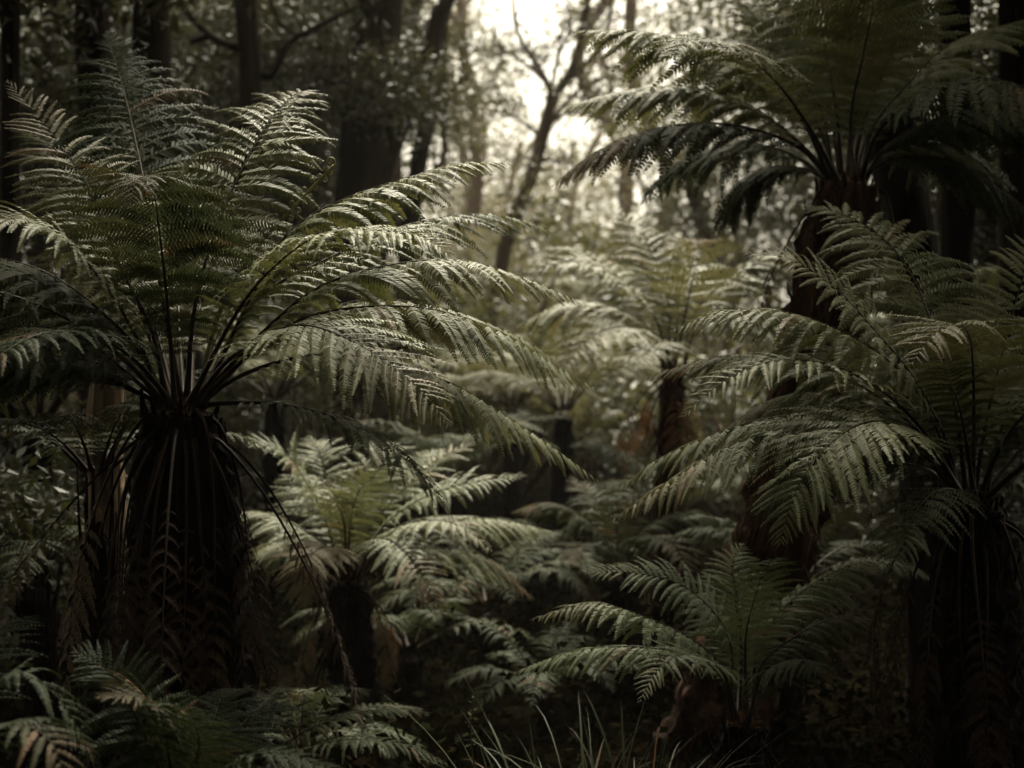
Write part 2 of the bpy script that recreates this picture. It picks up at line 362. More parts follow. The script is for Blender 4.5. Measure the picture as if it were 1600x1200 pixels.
def dead_skirt(root, origin, c, r, n, seed, azs=None, length=(0.9, 1.4), L=0.13, mat='dead', npin=12, npairs=22):
    g = np.random.default_rng(seed)
    for i in range(n):
        az = g.uniform(0, 2*math.pi) if azs is None else azs[i]
        ln = g.uniform(*length)
        b = c+np.array((math.sin(az), math.cos(az), 0))*r*0.7+UP*g.uniform(-0.12, 0.02)
        sp, rad = arc(b, az, g.uniform(-25, 15), ln, g.uniform(70, 95), 70, wob=g.normal()*1.1, power=g.uniform(.10, .26))
        gm = 'fern_dark' if g.random() < 0.35 else mat
        add_frond(root, origin, sp, L*g.uniform(0.7, 1.2), rad, seed*50+i, mat=gm, smat='stalk_dead', name='dead_frond', r0=0.006,
                  npairs=npairs, npin=npin, t0=0.3, droop=g.uniform(1.4, 3), keep=0.8, age=0.0 if gm != 'fern_dark' else 0.35, wide=0.8, plen=0.2)

def traced_fern(name, label, D, cpx, cpy, fronds, Lw, seed, foot, trunk_r, tmat='fibre', base_r=0.05, mat='fern', hi=(34, 24),
                group='tree ferns growing in the forest', heart=True, stubs=120, r0=0.010, crown_drop=0.06):
    """fronds: dict(p=[(px,py,depth offset),...], options)"""
    c = P(cpx, cpy, D); g = np.random.default_rng(seed)
    fz = float(ground_z(c[0]+foot[0], c[1]+foot[1])); f = np.array((c[0]+foot[0], c[1]+foot[1], fz-0.1))
    origin = np.array((f[0], f[1], fz))
    root = empty(name, origin, label, 'tree fern', group)
    fern_trunk(root, origin, c-UP*crown_drop, f, *trunk_r, tmat, seed, stubs)
    if heart: crown_heart(root, origin, c-UP*(crown_drop-0.015), trunk_r[0]*0.55, seed)
    for i, fr in enumerate(fronds):
        fr = dict(fr); pts = fr.pop('p'); Lf = fr.pop('L', 1.0)*Lw
        W = [P(a, b, D+(d*.62 if d < 0 and D < 5.4 else d)) for a, b, d in pts]
        hor = (W[-1]-c)*np.array((1, 1, 0)) if 'az' not in fr else None
        if 'az' in fr:
            az = R(fr.pop('az')); radial = np.array((math.sin(az), math.cos(az), 0))
        else: radial = unit(hor)
        b = c+radial*base_r*g.uniform(0.7, 1.1)-UP*0.03
        sp, ln = spline([b]+W, 120)
        if fr.get('droop', 1) >= 1.2: fr.setdefault('lift', -.15); fr.setdefault('ang0', 32); fr.setdefault('curl', .3); fr.setdefault('plen', .14); fr.setdefault('twist', .13*float(np.sign(W[-1][0]-c[0]))); fr['droop'] = 1.3+.3*(fr['droop']-1.2); Lf *= 1.25
        npairs = fr.pop('npairs', int(hi[0]*(1.2 if 'twist' in fr else 1))); npin = fr.pop('npin', hi[1])
        if fr.pop('dense', 0): fr.update(plen=.165, droop=1.25, ang0=4, lift=.1); npairs = int(npairs*1.45)
        elif fr.get('droop', 1) < .8: fr.setdefault('plen', .135); npairs = int(npairs*1.15)
        if D > 6.5: fr['plen'] = max(.155, fr.get('plen', 0))
        if g.random() < .25: fr.setdefault('tipage', float(g.uniform(.15, .5)))
        kw = dict(npairs=npairs, npin=npin, mat=mat, r0=r0); kw.update(fr)
        add_frond(root, origin, sp, Lf, radial, seed*1000+i, **kw)
        print('   frond %s %d length %.2f' % (name, i, ln))
    return root, c, origin
def fill_fronds(root, origin, c, specs, L, seed, base_r=0.05, **k):
    """specs: (azimuth deg, elevation deg, length, bend deg)"""
    for i, (az, el, ln, bd) in enumerate(specs):
        a = R(az); rad = np.array((math.sin(a), math.cos(a), 0))
        sp, _ = arc(c+rad*base_r-UP*0.03, a, el, ln, bd, 110, wob=0.1*math.sin(i*2.1))
        add_frond(root, origin, sp, L, rad, seed*77+i, **k)

HAZE = True
# ------------------------------------------------------------------ the near tree ferns
f1 = [
 dict(p=[(246,420,.12),(224,280,.38),(203,180,.62),(180,95,.86),(163,48,1.0)], L=1.45, mat='fern_dark', dense=1, az=-6),      # up and away, behind
 dict(p=[(262,480,-.03),(250,370,-.15),(240,300,-.36),(228,276,-.60),(212,283,-.78),(203,325,-.92)], L=1.15, az=186, droop=1.1, plen=.15, npairs=38, twist=0, lift=.1, ang0=8, mat='fern_dark'), # arches to the viewer
 dict(p=[(306,470,.02),(345,340,.14),(400,222,.34),(440,165,.52),(470,143,.66),(492,150,.78)], L=1.15, az=4, dense=1),
 dict(p=[(400,450,.0),(455,360,.02),(540,310,.05),(640,276,.10),(720,254,.12),(805,256,.12)], L=.92, droop=1.5, az=84),
 dict(p=[(375,480,-.1),(430,415,-.28),(500,368,-.50),(600,360,-.70),(670,375,-.84),(716,412,-.95)], L=.95, droop=1.1, az=140, twist=.25, ang0=22),
 dict(p=[(400,470,.3),(520,400,.5),(640,350,.75),(740,334,.95),(810,342,1.05),(868,364,1.1)], L=.95, droop=1.2, az=62),
 dict(p=[(410,520,.0),(500,448,.05),(620,412,.12),(720,406,.14),(815,432,.14),(910,474,.12)], L=.92, droop=1.7, az=84),
 dict(p=[(400,545,-.05),(470,500,-.14),(560,480,-.24),(680,484,-.32),(790,522,-.38),(870,572,-.42),(938,612,-.45)], L=.85, droop=1.6, az=105),
 dict(p=[(420,530,.2),(560,470,.4),(680,478,.5),(780,512,.55),(850,550,.6),(885,580,.6)], L=.8, droop=1.5, az=75),
 dict(p=[(345,575,-.1),(400,532,-.35),(470,508,-.62),(545,530,-.85),(620,578,-1.02),(672,625,-1.12),(702,668,-1.18)], L=1.15, droop=.7, az=128, lift=.0, ang0=30, npairs=34, plen=.12, twist=.4),
 dict(p=[(370,590,.0),(480,556,.0),(590,560,.0),(700,596,.0),(800,655,.0),(880,710,.0),(936,752,.0)], L=.85, droop=1.8, az=90, mat='fern'),
 dict(p=[(238,520,.0),(190,420,.02),(135,290,.05),(75,200,.1),(10,125,.15)], L=1.0, droop=.9, az=-72, twist=-.5),
 dict(p=[(215,530,-.1),(160,440,-.3),(100,375,-.5),(40,345,-.65),(-40,350,-.8),(-100,390,-.9)], L=1.05, droop=1.1, az=-125, twist=-.3),
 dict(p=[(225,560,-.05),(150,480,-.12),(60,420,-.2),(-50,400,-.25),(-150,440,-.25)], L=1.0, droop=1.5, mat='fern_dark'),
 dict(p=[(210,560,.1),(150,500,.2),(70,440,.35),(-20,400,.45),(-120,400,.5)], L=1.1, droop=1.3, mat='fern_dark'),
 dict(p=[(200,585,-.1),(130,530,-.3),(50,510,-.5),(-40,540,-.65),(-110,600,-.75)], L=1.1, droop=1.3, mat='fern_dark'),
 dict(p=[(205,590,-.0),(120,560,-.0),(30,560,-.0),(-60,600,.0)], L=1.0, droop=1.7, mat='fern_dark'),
 dict(p=[(225,500,.2),(190,400,.4),(150,300,.7),(90,230,1.0),(20,200,1.3)], L=1.1, droop=.9, az=-45),
 dict(p=[(240,500,.3),(215,420,.55),(180,350,.85),(150,300,1.1),(120,290,1.4)], L=1.1, droop=.8, az=-30),
 dict(p=[(280,520,.3),(278,430,.6),(275,370,.95),(270,330,1.3),(262,315,1.6)], L=1.15, droop=.7, az=0),
 dict(p=[(305,510,.35),(330,430,.65),(360,380,.95),(385,350,1.3),(410,345,1.6)], L=1.15, droop=.7, az=18),
 dict(p=[(340,520,.25),(400,440,.5),(460,390,.75),(520,365,1.0),(580,370,1.3)], L=1.0, droop=.9, az=48),
]
r1, c1, o1 = traced_fern('tree_fern', 'largest tree fern, on the left, broad crown over thick dark trunk skirted with dead fronds',
    5.0, 282, 622, f1, .31, 11, (0.03, 0.05), (0.15, 0.23, 0.31), hi=(30, 27), stubs=260, base_r=.06)
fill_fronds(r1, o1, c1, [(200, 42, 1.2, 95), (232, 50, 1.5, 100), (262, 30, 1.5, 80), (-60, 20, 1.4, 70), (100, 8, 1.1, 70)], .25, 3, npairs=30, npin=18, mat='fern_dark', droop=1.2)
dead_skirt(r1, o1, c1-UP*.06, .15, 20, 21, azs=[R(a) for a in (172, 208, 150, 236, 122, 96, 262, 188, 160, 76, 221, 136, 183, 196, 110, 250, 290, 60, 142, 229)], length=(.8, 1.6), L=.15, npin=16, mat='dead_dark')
# the unfurling crozier
def crozier(root, origin, pts, D, seed):
    W = [P(a, b, D+d) for a, b, d in pts]; sp, ln = spline([c1+np.array((.05, .03, 0))]+W, 80)
    mb = MB(); V, Q, T = tube(sp-origin, np.linspace(.008, .005, 80), 7); mb.add(V, Q, T)
    Tn = unit(sp[-1]-sp[-4]); a = unit(np.cross(Tn, (0, 1, 0)))
    th = np.linspace(0, 3.6*math.pi, 40); rr = .020*np.exp(-th*.16)
    cc = sp[-1]-a*(-.020)*1.0
    cur = cc[None]+(-a[None]*np.cos(th)[:, None]+Tn[None]*np.sin(th)[:, None])*rr[:, None]
    V, Q, T = tube(cur-origin, np.linspace(.0036, .0018, 40), 6); mb.add(V, Q, T)
    g = np.random.default_rng(seed)
    for k in range(38, 78, 3):
        for s in (1, -1):
            b = sp[k]; d = unit(a*s*.8+Tn*.7+g.normal(size=3)*.25); ln_ = g.uniform(.015, .045)*(1.3-k/80)
            th = np.linspace(0, 2.6*math.pi, 22); r_ = .010*np.exp(-th*.13)
            s0 = b+d*ln_; n_ = unit(np.cross(d, (0, 1, 0)))*s
            cur = np.vstack([b[None], s0[None]+n_*.010+(-n_*np.cos(th)[:, None]+d*np.sin(th)[:, None])*r_[:, None]])
            V, Q, T = tube(cur-origin, np.linspace(.0024, .0014, 23), 5); mb.add(V, Q, T)
    o = link('fiddlehead', mb.mesh('fiddlehead', M['stalk_green'], smooth=True), root); o['label'] = 'pale green fiddlehead still uncurling'
crozier(r1, o1, [(350, 470, .1), (415, 372, .15), (470, 312, .18), (522, 258, .2)], 5.0, 5)

f2 = [
 dict(p=[(1493,640,.05),(1463,530,.16),(1430,440,.28),(1385,378,.42),(1320,335,.56),(1245,318,.66)], L=1.2, az=-8, dense=1),
 dict(p=[(1475,680,-.02),(1420,580,-.08),(1370,520,-.12),(1310,455,-.16),(1235,405,-.2),(1150,394,-.22)], L=.85, droop=1.0, az=-84, twist=-.45),
 dict(p=[(1455,650,-.05),(1395,570,-.1),(1320,520,-.16),(1230,488,-.22),(1130,486,-.26),(1046,518,-.28)], L=.85, droop=1.2, az=-100, twist=-.25),
 dict(p=[(1440,670,-.1),(1370,605,-.25),(1290,568,-.40),(1200,565,-.55),(1125,600,-.65),(1062,655,-.7)], L=.8, droop=.9, az=-125, twist=-.35, ang0=20),
 dict(p=[(1440,680,.1),(1340,600,.2),(1240,560,.3),(1130,556,.4),(1060,572,.45),(995,595,.5)], L=.8, droop=1.3, az=-72),
 dict(p=[(1430,690,.05),(1320,655,.05),(1210,652,.05),(1110,680,.05),(1020,722,.05),(955,770,.05)], L=.75, droop=1.5, az=-90),
 dict(p=[(1430,700,-.12),(1340,670,-.22),(1230,668,-.30),(1130,700,-.38),(1040,755,-.45),(952,816,-.5)], L=.8, droop=1.3, az=-110, twist=-.1, tipage=.35),
 dict(p=[(1460,705,-.15),(1410,665,-.42),(1345,662,-.68),(1285,705,-.88),(1240,775,-1.0),(1217,855,-1.08)], L=1.15, droop=.7, az=-128, lift=.0, ang0=30, npairs=34, plen=.12, twist=-.4),
 dict(p=[(1522,650,-.06),(1520,570,-.2),(1515,525,-.4),(1496,506,-.6),(1462,520,-.78),(1420,572,-.95)], L=1.05, az=198, droop=.8),
 dict(p=[(1545,640,.05),(1575,520,.15),(1600,430,.25),(1640,350,.4)], L=1.0, droop=.8, az=20),
 dict(p=[(1500,640,-.08),(1482,590,-.2),(1478,560,-.4),(1470,560,-.55)], L=.5, droop=1.0, az=190, mat='fern_dark'),
 dict(p=[(1508,650,.3),(1490,560,.55),(1462,500,.8),(1430,460,1.1),(1400,450,1.3)], L=1.1, droop=.7, az=-15),
 dict(p=[(1530,650,.3),(1535,560,.6),(1530,490,.9),(1520,450,1.2)], L=1.1, droop=.7, az=5),
 dict(p=[(1470,700,.2),(1400,610,.45),(1330,560,.7),(1260,540,1.0),(1200,550,1.3)], L=1.0, droop=.9, az=-48),
 dict(p=[(1435,690,.12),(1350,630,.3),(1260,612,.42),(1180,635,.5),(1110,690,.55)], L=.85, droop=1.3),
 dict(p=[(1440,705,-.05),(1370,660,-.1),(1300,640,-.15),(1230,650,-.2),(1150,700,-.22)], L=.8, droop=1.2),
 dict(p=[(1565,670,.1),(1640,580,.2),(1720,530,.3),(1800,520,.4)], L=1.0, droop=1.3),
 dict(p=[(1560,700,-.1),(1620,640,-.3),(1690,630,-.5),(1740,670,-.7)], L=1.0, droop=1.2, mat='fern_dark'),
 dict(p=[(1470,730,.0),(1400,705,.05),(1310,715,.1),(1230,750,.15),(1160,800,.2)], L=.8, droop=1.6, mat='fern_dark'),
 dict(p=[(1450,735,.2),(1360,720,.4),(1270,735,.6),(1190,780,.8)], L=.8, droop=1.6, mat='fern_dark'),
]
r2, c2, o2 = traced_fern('tree_fern', 'tree fern at the right edge, one broad frond drooping down toward the viewer',
    5.2, 1520, 768, f2, .315, 12, (0.04, 0.08), (0.13, 0.17, 0.24), hi=(28, 27), stubs=200, base_r=.06)
fill_fronds(r2, o2, c2, [(170, 60, 1.2, 110), (140, 45, 1.3, 100), (60, 45, 1.4, 90), (215, 20, .9, 80)], .24, 4, npairs=28, npin=16, mat='fern_dark', droop=1.2)
dead_skirt(r2, o2, c2-UP*.08, .15, 10, 22, azs=[R(a) for a in (180, 215, 250, 150, 275, 120, 200, 232, 90, 300)], length=(.8, 1.3), L=.14, npin=12, mat='dead_dark')

f3 = [
 dict(p=[(1255,190,-.1),(1180,120,-.2),(1090,72,-.3),(1000,48,-.35),(895,48,-.4)], L=.95, droop=1.3, az=-98),
 dict(p=[(1265,200,-.2),(1205,120,-.5),(1140,72,-.8),(1085,62,-1.0),(1040,90,-1.2)], L=.95, droop=1.0, az=-130, twist=-.3),
 dict(p=[(1240,215,-.0),(1170,165,-.0),(1090,138,-.0),(980,140,-.0),(872,170,.0)], L=.9, droop=1.5, az=-90),
 dict(p=[(1255,235,-.05),(1180,203,-.1),(1095,192,-.15),(1005,205,-.2),(925,240,-.2),(860,292,-.2)], L=.85, droop=2.0, az=-95, mat='fern_dark'),
 dict(p=[(1245,245,.2),(1170,225,.4),(1090,240,.6),(1030,280,.8),(1000,320,.9)], L=.8, droop=1.8, az=-60, mat='fern_dark'),
 dict(p=[(1260,265,.1),(1200,262,.2),(1155,295,.3),(1130,350,.35)], L=.8, droop=1.4, mat='fern_dark'),
 dict(p=[(1285,180,.2),(1240,100,.4),(1190,30,.6),(1130,-20,.8)], L=1.0, droop=.9, az=-35),
 dict(p=[(1308,180,.1),(1290,80,.25),(1275,-20,.5),(1268,-120,.8)], L=1.1, dense=1, az=-8),
 dict(p=[(1330,180,.0),(1350,80,-.1),(1365,0,-.3),(1360,-50,-.5),(1330,-60,-.8)], L=1.05, droop=.7, az=175),
 dict(p=[(1340,170,.2),(1365,70,.5),(1380,-20,.8),(1400,-90,1.1)], L=1.1, dense=1, az=12),
 dict(p=[(1350,190,.1),(1390,90,.3),(1420,0,.5),(1470,-80,.7)], L=1.0, droop=.8, az=25),
 dict(p=[(1365,200,.0),(1420,130,-.0),(1490,65,.0),(1600,30,.0)], L=1.0, droop=1.2),
 dict(p=[(1370,210,-.2),(1440,150,-.5),(1520,120,-.8),(1600,140,-1.0),(1650,180,-1.2)], L=1.0, droop=1.2, mat='fern_dark'),
 dict(p=[(1380,235,-.1),(1440,195,-.2),(1520,170,-.3),(1620,170,-.4)], L=1.0, droop=1.6, mat='fern_dark'),
 dict(p=[(1375,245,.1),(1430,225,.2),(1500,235,.4),(1570,285,.5)], L=.9, droop=1.7, mat='fern'),
 dict(p=[(1380,255,-.1),(1450,245,-.2),(1530,270,-.3),(1600,330,-.4)], L=.9, droop=1.8, mat='fern_dark'),
 dict(p=[(1275,190,.3),(1230,130,.6),(1170,90,.9),(1100,80,1.2)], L=1.0, droop=.9),
 dict(p=[(1300,190,.4),(1280,120,.7),(1255,70,1.1),(1225,50,1.4)], L=1.1, droop=.8, az=-12),
 dict(p=[(1330,190,.4),(1345,130,.8),(1355,90,1.2),(1370,70,1.5)], L=1.1, droop=.8, az=8),
 dict(p=[(1360,200,.3),(1400,140,.6),(1450,100,.9),(1510,90,1.2)], L=1.0, droop=.9),
]
r3, c3, o3 = traced_fern('tree_fern', 'tallest tree fern, crown spreading at the upper right on a stout reddish brown trunk',
    6.9, 1325, 272, f3, .39, 13, (-0.75, 0.10), (0.17, 0.19, 0.23), tmat='fibre_red', hi=(28, 20), stubs=260, base_r=.09, r0=.012)
dead_skirt(r3, o3, c3-UP*.1, .22, 7, 23, length=(.5, .9), L=.12)
f4 = [
 dict(p=[(515,830,-.05),(482,760,-.1),(440,705,-.2),(368,682,-.3)], L=.9, az=-110, twist=-.4, droop=.9),
 dict(p=[(530,820,.1),(512,760,.25),(500,710,.4),(480,680,.6)], L=.95, droop=.6, az=-12),
 dict(p=[(538,820,-.1),(524,785,-.3),(510,765,-.45),(497,772,-.6)], L=.7, droop=.7, az=190),
 dict(p=[(552,820,.1),(575,760,.2),(603,715,.3),(612,690,.5)], L=.9, droop=.7, az=10),
 dict(p=[(548,815,-.1),(560,770,-.3),(590,735,-.5),(575,735,-.6)], L=.7, droop=.7, az=180),
 dict(p=[(575,830,.1),(625,770,.2),(680,720,.35),(745,688,.5)], L=.9, droop=.8, az=50),
 dict(p=[(580,845,-.05),(640,790,-.1),(720,757,-.15),(825,742,-.2)], L=.85, droop=1.0, az=100, twist=.4),
 dict(p=[(585,850,-.1),(650,815,-.3),(715,820,-.45),(770,862,-.55)], L=.8, droop=1.0, az=120, twist=.2),
 dict(p=[(590,850,.1),(670,815,.2),(770,810,.3),(870,832,.35)], L=.85, droop=1.3),
 dict(p=[(535,870,-.15),(505,855,-.35),(478,880,-.5),(472,955,-.6)], L=.85, droop=.7, az=-150, twist=-.2, age=.45, label='browned frond'),
 dict(p=[(565,865,-.15),(605,842,-.4),(650,885,-.6),(692,962,-.7)], L=.8, droop=.8, az=150, twist=.2, tipage=.9, label='frond with an orange brown tip'),
 dict(p=[(515,860,.0),(460,820,.0),(410,800,.0),(355,800,.0)], L=.85, droop=1.3),
 dict(p=[(515,865,-.1),(460,845,-.2),(410,855,-.3),(370,890,-.3)], L=.85, droop=1.4, mat='fern'),
 dict(p=[(585,870,.05),(660,855,.1),(760,870,.2),(835,935,.2)], L=.8, droop=1.5, tipage=.7, mat='fern'),
 dict(p=[(575,820,.3),(620,750,.6),(660,710,.9),(700,700,1.1)], L=.9, droop=.8),
 dict(p=[(520,830,.3),(480,770,.6),(440,740,.9)], L=.9, droop=.8),
]
r4, c4, o4 = traced_fern('tree_fern', 'small pale tree fern right of the thick skirted trunk, one frond tip orange brown',
    7.6, 545, 895, f4, .31, 14, (0, 0), (0.11, 0.12, 0.12), hi=(24, 16), mat='fern_bright', stubs=90, base_r=.06)
dead_skirt(r4, o4, c4-UP*.05, .14, 6, 24, length=(.4, .8), L=.14, npairs=16, npin=10)

f5 = [
 dict(p=[(1140,1000,.0),(1105,945,-.0),(1060,912,.0),(1000,896,.0),(908,893,.0)], L=.85, droop=.9, az=-90, twist=-.5),
 dict(p=[(1125,1040,-.1),(1075,995,-.2),(1010,965,-.3),(930,942,-.35),(828,968,-.4)], L=.75, droop=1.2, az=-110, twist=-.2),
 dict(p=[(1120,1050,.0),(1050,1018,.0),(960,1010,.0),(880,1022,.0),(800,1052,.0)], L=.65, droop=1.6),
 dict(p=[(1135,1060,-.1),(1100,1030,-.3),(1060,1025,-.5),(1025,1050,-.6),(998,1098,-.7)], L=.75, droop=.9, az=-140, twist=-.3, tipage=.35),
 dict(p=[(1158,1000,.1),(1150,930,.2),(1145,880,.3),(1160,848,.4)], L=.85, droop=.7, az=0),
 dict(p=[(1165,1000,.0),(1178,940,-.1),(1195,890,-.2),(1220,870,-.4)], L=.8, droop=.8, az=165),
 dict(p=[(1185,1010,.1),(1230,945,.2),(1300,895,.3),(1405,858,.4)], L=.7, droop=1.2),
 dict(p=[(1190,1040,.0),(1250,990,.0),(1320,962,.0),(1398,978,.0)], L=.7, droop=1.4, mat='fern_dark'),
 dict(p=[(1180,1020,.3),(1210,960,.5),(1270,920,.8),(1340,930,1.0)], L=.8, droop=1.1, mat='fern_dark'),
 dict(p=[(1150,1030,.3),(1110,960,.5),(1080,930,.7)], L=.8, droop=.9, mat='fern_dark'),
 dict(p=[(1190,1060,-.2),(1240,1030,-.4),(1290,1050,-.6)], L=.7, droop=1.2, mat='fern_dark'),
]
r5, c5, o5 = traced_fern('tree_fern', 'low tree fern with bright green upper left frond, just right of the strappy grass',
    5.7, 1160, 1112, f5, .26, 15, (0.02, 0.03), (0.10, 0.12, 0.15), hi=(28, 18), stubs=60, base_r=.05, r0=.008, mat='fern_green')
# bottom-left fronds, the crowns stand just below the picture
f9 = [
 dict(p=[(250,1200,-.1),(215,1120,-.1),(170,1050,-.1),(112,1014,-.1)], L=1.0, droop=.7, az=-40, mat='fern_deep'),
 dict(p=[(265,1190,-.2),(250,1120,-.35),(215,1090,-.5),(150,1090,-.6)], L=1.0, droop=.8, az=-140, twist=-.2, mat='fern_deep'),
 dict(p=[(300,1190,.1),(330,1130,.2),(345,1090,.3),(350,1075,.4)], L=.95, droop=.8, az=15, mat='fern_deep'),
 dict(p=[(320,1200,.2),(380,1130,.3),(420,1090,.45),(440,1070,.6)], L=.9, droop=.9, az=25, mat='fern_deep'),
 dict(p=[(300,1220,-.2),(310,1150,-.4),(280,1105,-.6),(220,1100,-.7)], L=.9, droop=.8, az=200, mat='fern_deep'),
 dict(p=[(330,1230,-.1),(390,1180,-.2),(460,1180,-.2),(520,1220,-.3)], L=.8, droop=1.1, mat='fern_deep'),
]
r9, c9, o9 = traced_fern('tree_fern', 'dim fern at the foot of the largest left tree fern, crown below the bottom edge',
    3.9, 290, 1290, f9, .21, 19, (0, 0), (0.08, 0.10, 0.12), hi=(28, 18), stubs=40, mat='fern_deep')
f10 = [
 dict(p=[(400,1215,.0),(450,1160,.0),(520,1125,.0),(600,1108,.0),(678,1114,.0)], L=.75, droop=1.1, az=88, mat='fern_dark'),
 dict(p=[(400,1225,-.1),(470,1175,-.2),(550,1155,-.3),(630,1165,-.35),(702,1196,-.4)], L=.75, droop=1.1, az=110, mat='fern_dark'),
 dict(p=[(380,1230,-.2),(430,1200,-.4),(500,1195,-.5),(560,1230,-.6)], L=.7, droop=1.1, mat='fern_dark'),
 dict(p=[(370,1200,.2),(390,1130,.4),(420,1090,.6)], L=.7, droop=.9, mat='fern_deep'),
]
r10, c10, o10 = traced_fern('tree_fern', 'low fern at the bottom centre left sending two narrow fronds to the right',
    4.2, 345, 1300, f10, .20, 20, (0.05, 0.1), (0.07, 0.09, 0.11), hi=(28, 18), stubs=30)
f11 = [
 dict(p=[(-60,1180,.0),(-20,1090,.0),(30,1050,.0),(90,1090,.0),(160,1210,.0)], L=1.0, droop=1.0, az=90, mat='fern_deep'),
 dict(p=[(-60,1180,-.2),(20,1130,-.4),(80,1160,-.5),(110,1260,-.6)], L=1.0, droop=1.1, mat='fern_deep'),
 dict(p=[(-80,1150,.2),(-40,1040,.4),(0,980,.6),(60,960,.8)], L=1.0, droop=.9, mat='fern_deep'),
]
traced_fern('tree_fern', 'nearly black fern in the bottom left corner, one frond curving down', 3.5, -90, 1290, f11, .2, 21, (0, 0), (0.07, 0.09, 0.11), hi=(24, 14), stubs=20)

# ferns of the middle distance
f6 = [
 dict(p=[(1030,510,-.1),(985,455,-.2),(920,410,-.3),(815,425,-.4)], L=.9, droop=1.0, az=-105, twist=-.4),
 dict(p=[(1020,520,.0),(960,480,.0),(890,470,.0),(805,510,.0)], L=.9, droop=1.5),
 dict(p=[(1020,540,-.2),(975,510,-.5),(920,530,-.7),(865,600,-.9)], L=.9, droop=.9, az=-130, twist=-.3),
 dict(p=[(1075,470,.0),(1086,420,-.2),(1092,385,-.4),(1086,372,-.7)], L=.95, droop=.8, az=180),
 dict(p=[(1045,480,.2),(1020,400,.4),(985,345,.6),(940,320,.8)], L=.95, droop=.8, az=-30),
 dict(p=[(1060,480,.3),(1060,420,.6),(1070,370,.9)], L=1, droop=.7, az=0),
 dict(p=[(1080,500,.1),(1130,440,.2),(1190,400,.3),(1260,400,.4)], L=.9, droop=1.2),
 dict(p=[(1085,520,.0),(1150,490,-.2),(1220,500,-.3),(1280,560,-.4)], L=.9, droop=1.4),
 dict(p=[(1025,500,.3),(960,430,.6),(900,390,.9),(840,390,1.2)], L=.9, droop=1.0),
 dict(p=[(1040,545,-.4),(1020,540,-.7),(990,580,-1.0)], L=.8, droop=.9),
]
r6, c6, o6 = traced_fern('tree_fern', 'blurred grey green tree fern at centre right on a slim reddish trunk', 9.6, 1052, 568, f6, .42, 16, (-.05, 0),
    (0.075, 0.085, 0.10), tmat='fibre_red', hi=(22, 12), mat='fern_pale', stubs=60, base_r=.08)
dead_skirt(r6, o6, c6-UP*.05, .10, 9, 26, length=(.6, 1.1), L=.2, npairs=14, npin=9, mat='dead')
f8 = [
 dict(p=[(950,850,.0),(900,800,-.1),(860,785,-.1),(800,800,-.2)], L=.9, droop=1.2),
 dict(p=[(955,840,.2),(930,780,.4),(890,745,.6)], L=.9, droop=.9),
 dict(p=[(975,840,.2),(990,780,.4),(1020,740,.6),(1070,730,.8)], L=.9, droop=.9),
 dict(p=[(985,850,.0),(1030,810,.0),(1090,800,.0),(1150,820,.0)], L=.9, droop=1.3),
 dict(p=[(950,870,-.2),(910,850,-.4),(880,880,-.6)], L=.9, droop=.9),
 dict(p=[(985,870,-.2),(1010,840,-.4),(1050,850,-.6),(1080,900,-.8)], L=.9, droop=.9),
 dict(p=[(965,840,.0),(962,790,-.2),(955,780,-.4)], L=.7, droop=.9),
]
traced_fern('tree_fern', 'dim blurred low tree fern just behind the pointed frond tips at the picture centre', 9.2, 966, 890, f8, .30, 17, (0, 0),
    (0.12, 0.15, 0.18), hi=(20, 11), mat='fern_dark', stubs=40, base_r=.07)
#MID
# generic ferns of the distance share their mesh data
def generic_fern(seed, nf, L, ln, trunk_h, mat, tmat, el=(35, 70), hi=(20, 10), name='tree_fern', tr=(0.08, 0.085, 0.09)):
    g = np.random.default_rng(seed); o = np.zeros(3)
    root = empty(name, o, 'x', 'tree fern')
    c = np.array((0, 0, trunk_h)); fern_trunk(root, o, c-UP*.05, np.array((0.0, 0.0, -.2)), *tr, tmat, seed, 40)
    for i in range(nf):
        az = (i+g.uniform(-.3, .3))*2*math.pi/nf*1.0+ (i % 2)*.2
        sp, rad = arc(c+np.array((math.sin(az), math.cos(az), 0))*.06, az, g.uniform(*el), ln*g.uniform(.8, 1.1), g.uniform(75, 105), 60, wob=g.normal()*.12)
        add_frond(root, o, sp, L, rad, seed*90+i, mat=mat, npairs=hi[0], npin=hi[1], droop=1.2, plen=.155, sides=5, stride=4)
    return root
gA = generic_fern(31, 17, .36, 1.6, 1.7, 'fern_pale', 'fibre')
gB = generic_fern(32, 12, .34, 1.3, 0.9, 'fern_dark', 'fibre')
gC = generic_fern(33, 16, .36, 1.6, 2.4, 'fern', 'fibre')
gE = generic_fern(35, 10, .24, .9, 0.3, 'fern_dark', 'fibre')
def ground_at(x, y): return float(ground_z(x, y))
used = set()
def place(proto, px, py, D, rz, label, s=1.0, group='distant tree ferns deep in the forest', crown_h=None, zs=None):
    """stand the fern so that its crown appears near the given place"""
    o = proto if proto.name not in used else copy_tree(proto); used.add(o.name)
    p = P(px, py, D); gz = ground_at(p[0], p[1]); h = p[2]-gz
    o.location = (float(p[0]), float(p[1]), gz-.05); o.rotation_euler = (0, 0, rz)
    k = s if crown_h is None else s
    sz = max(.55, min(1.9, h/crown_h)) if crown_h else s
    o.scale = (s, s, sz if crown_h else s)
    tag(o, label, 'tree fern', group); return o
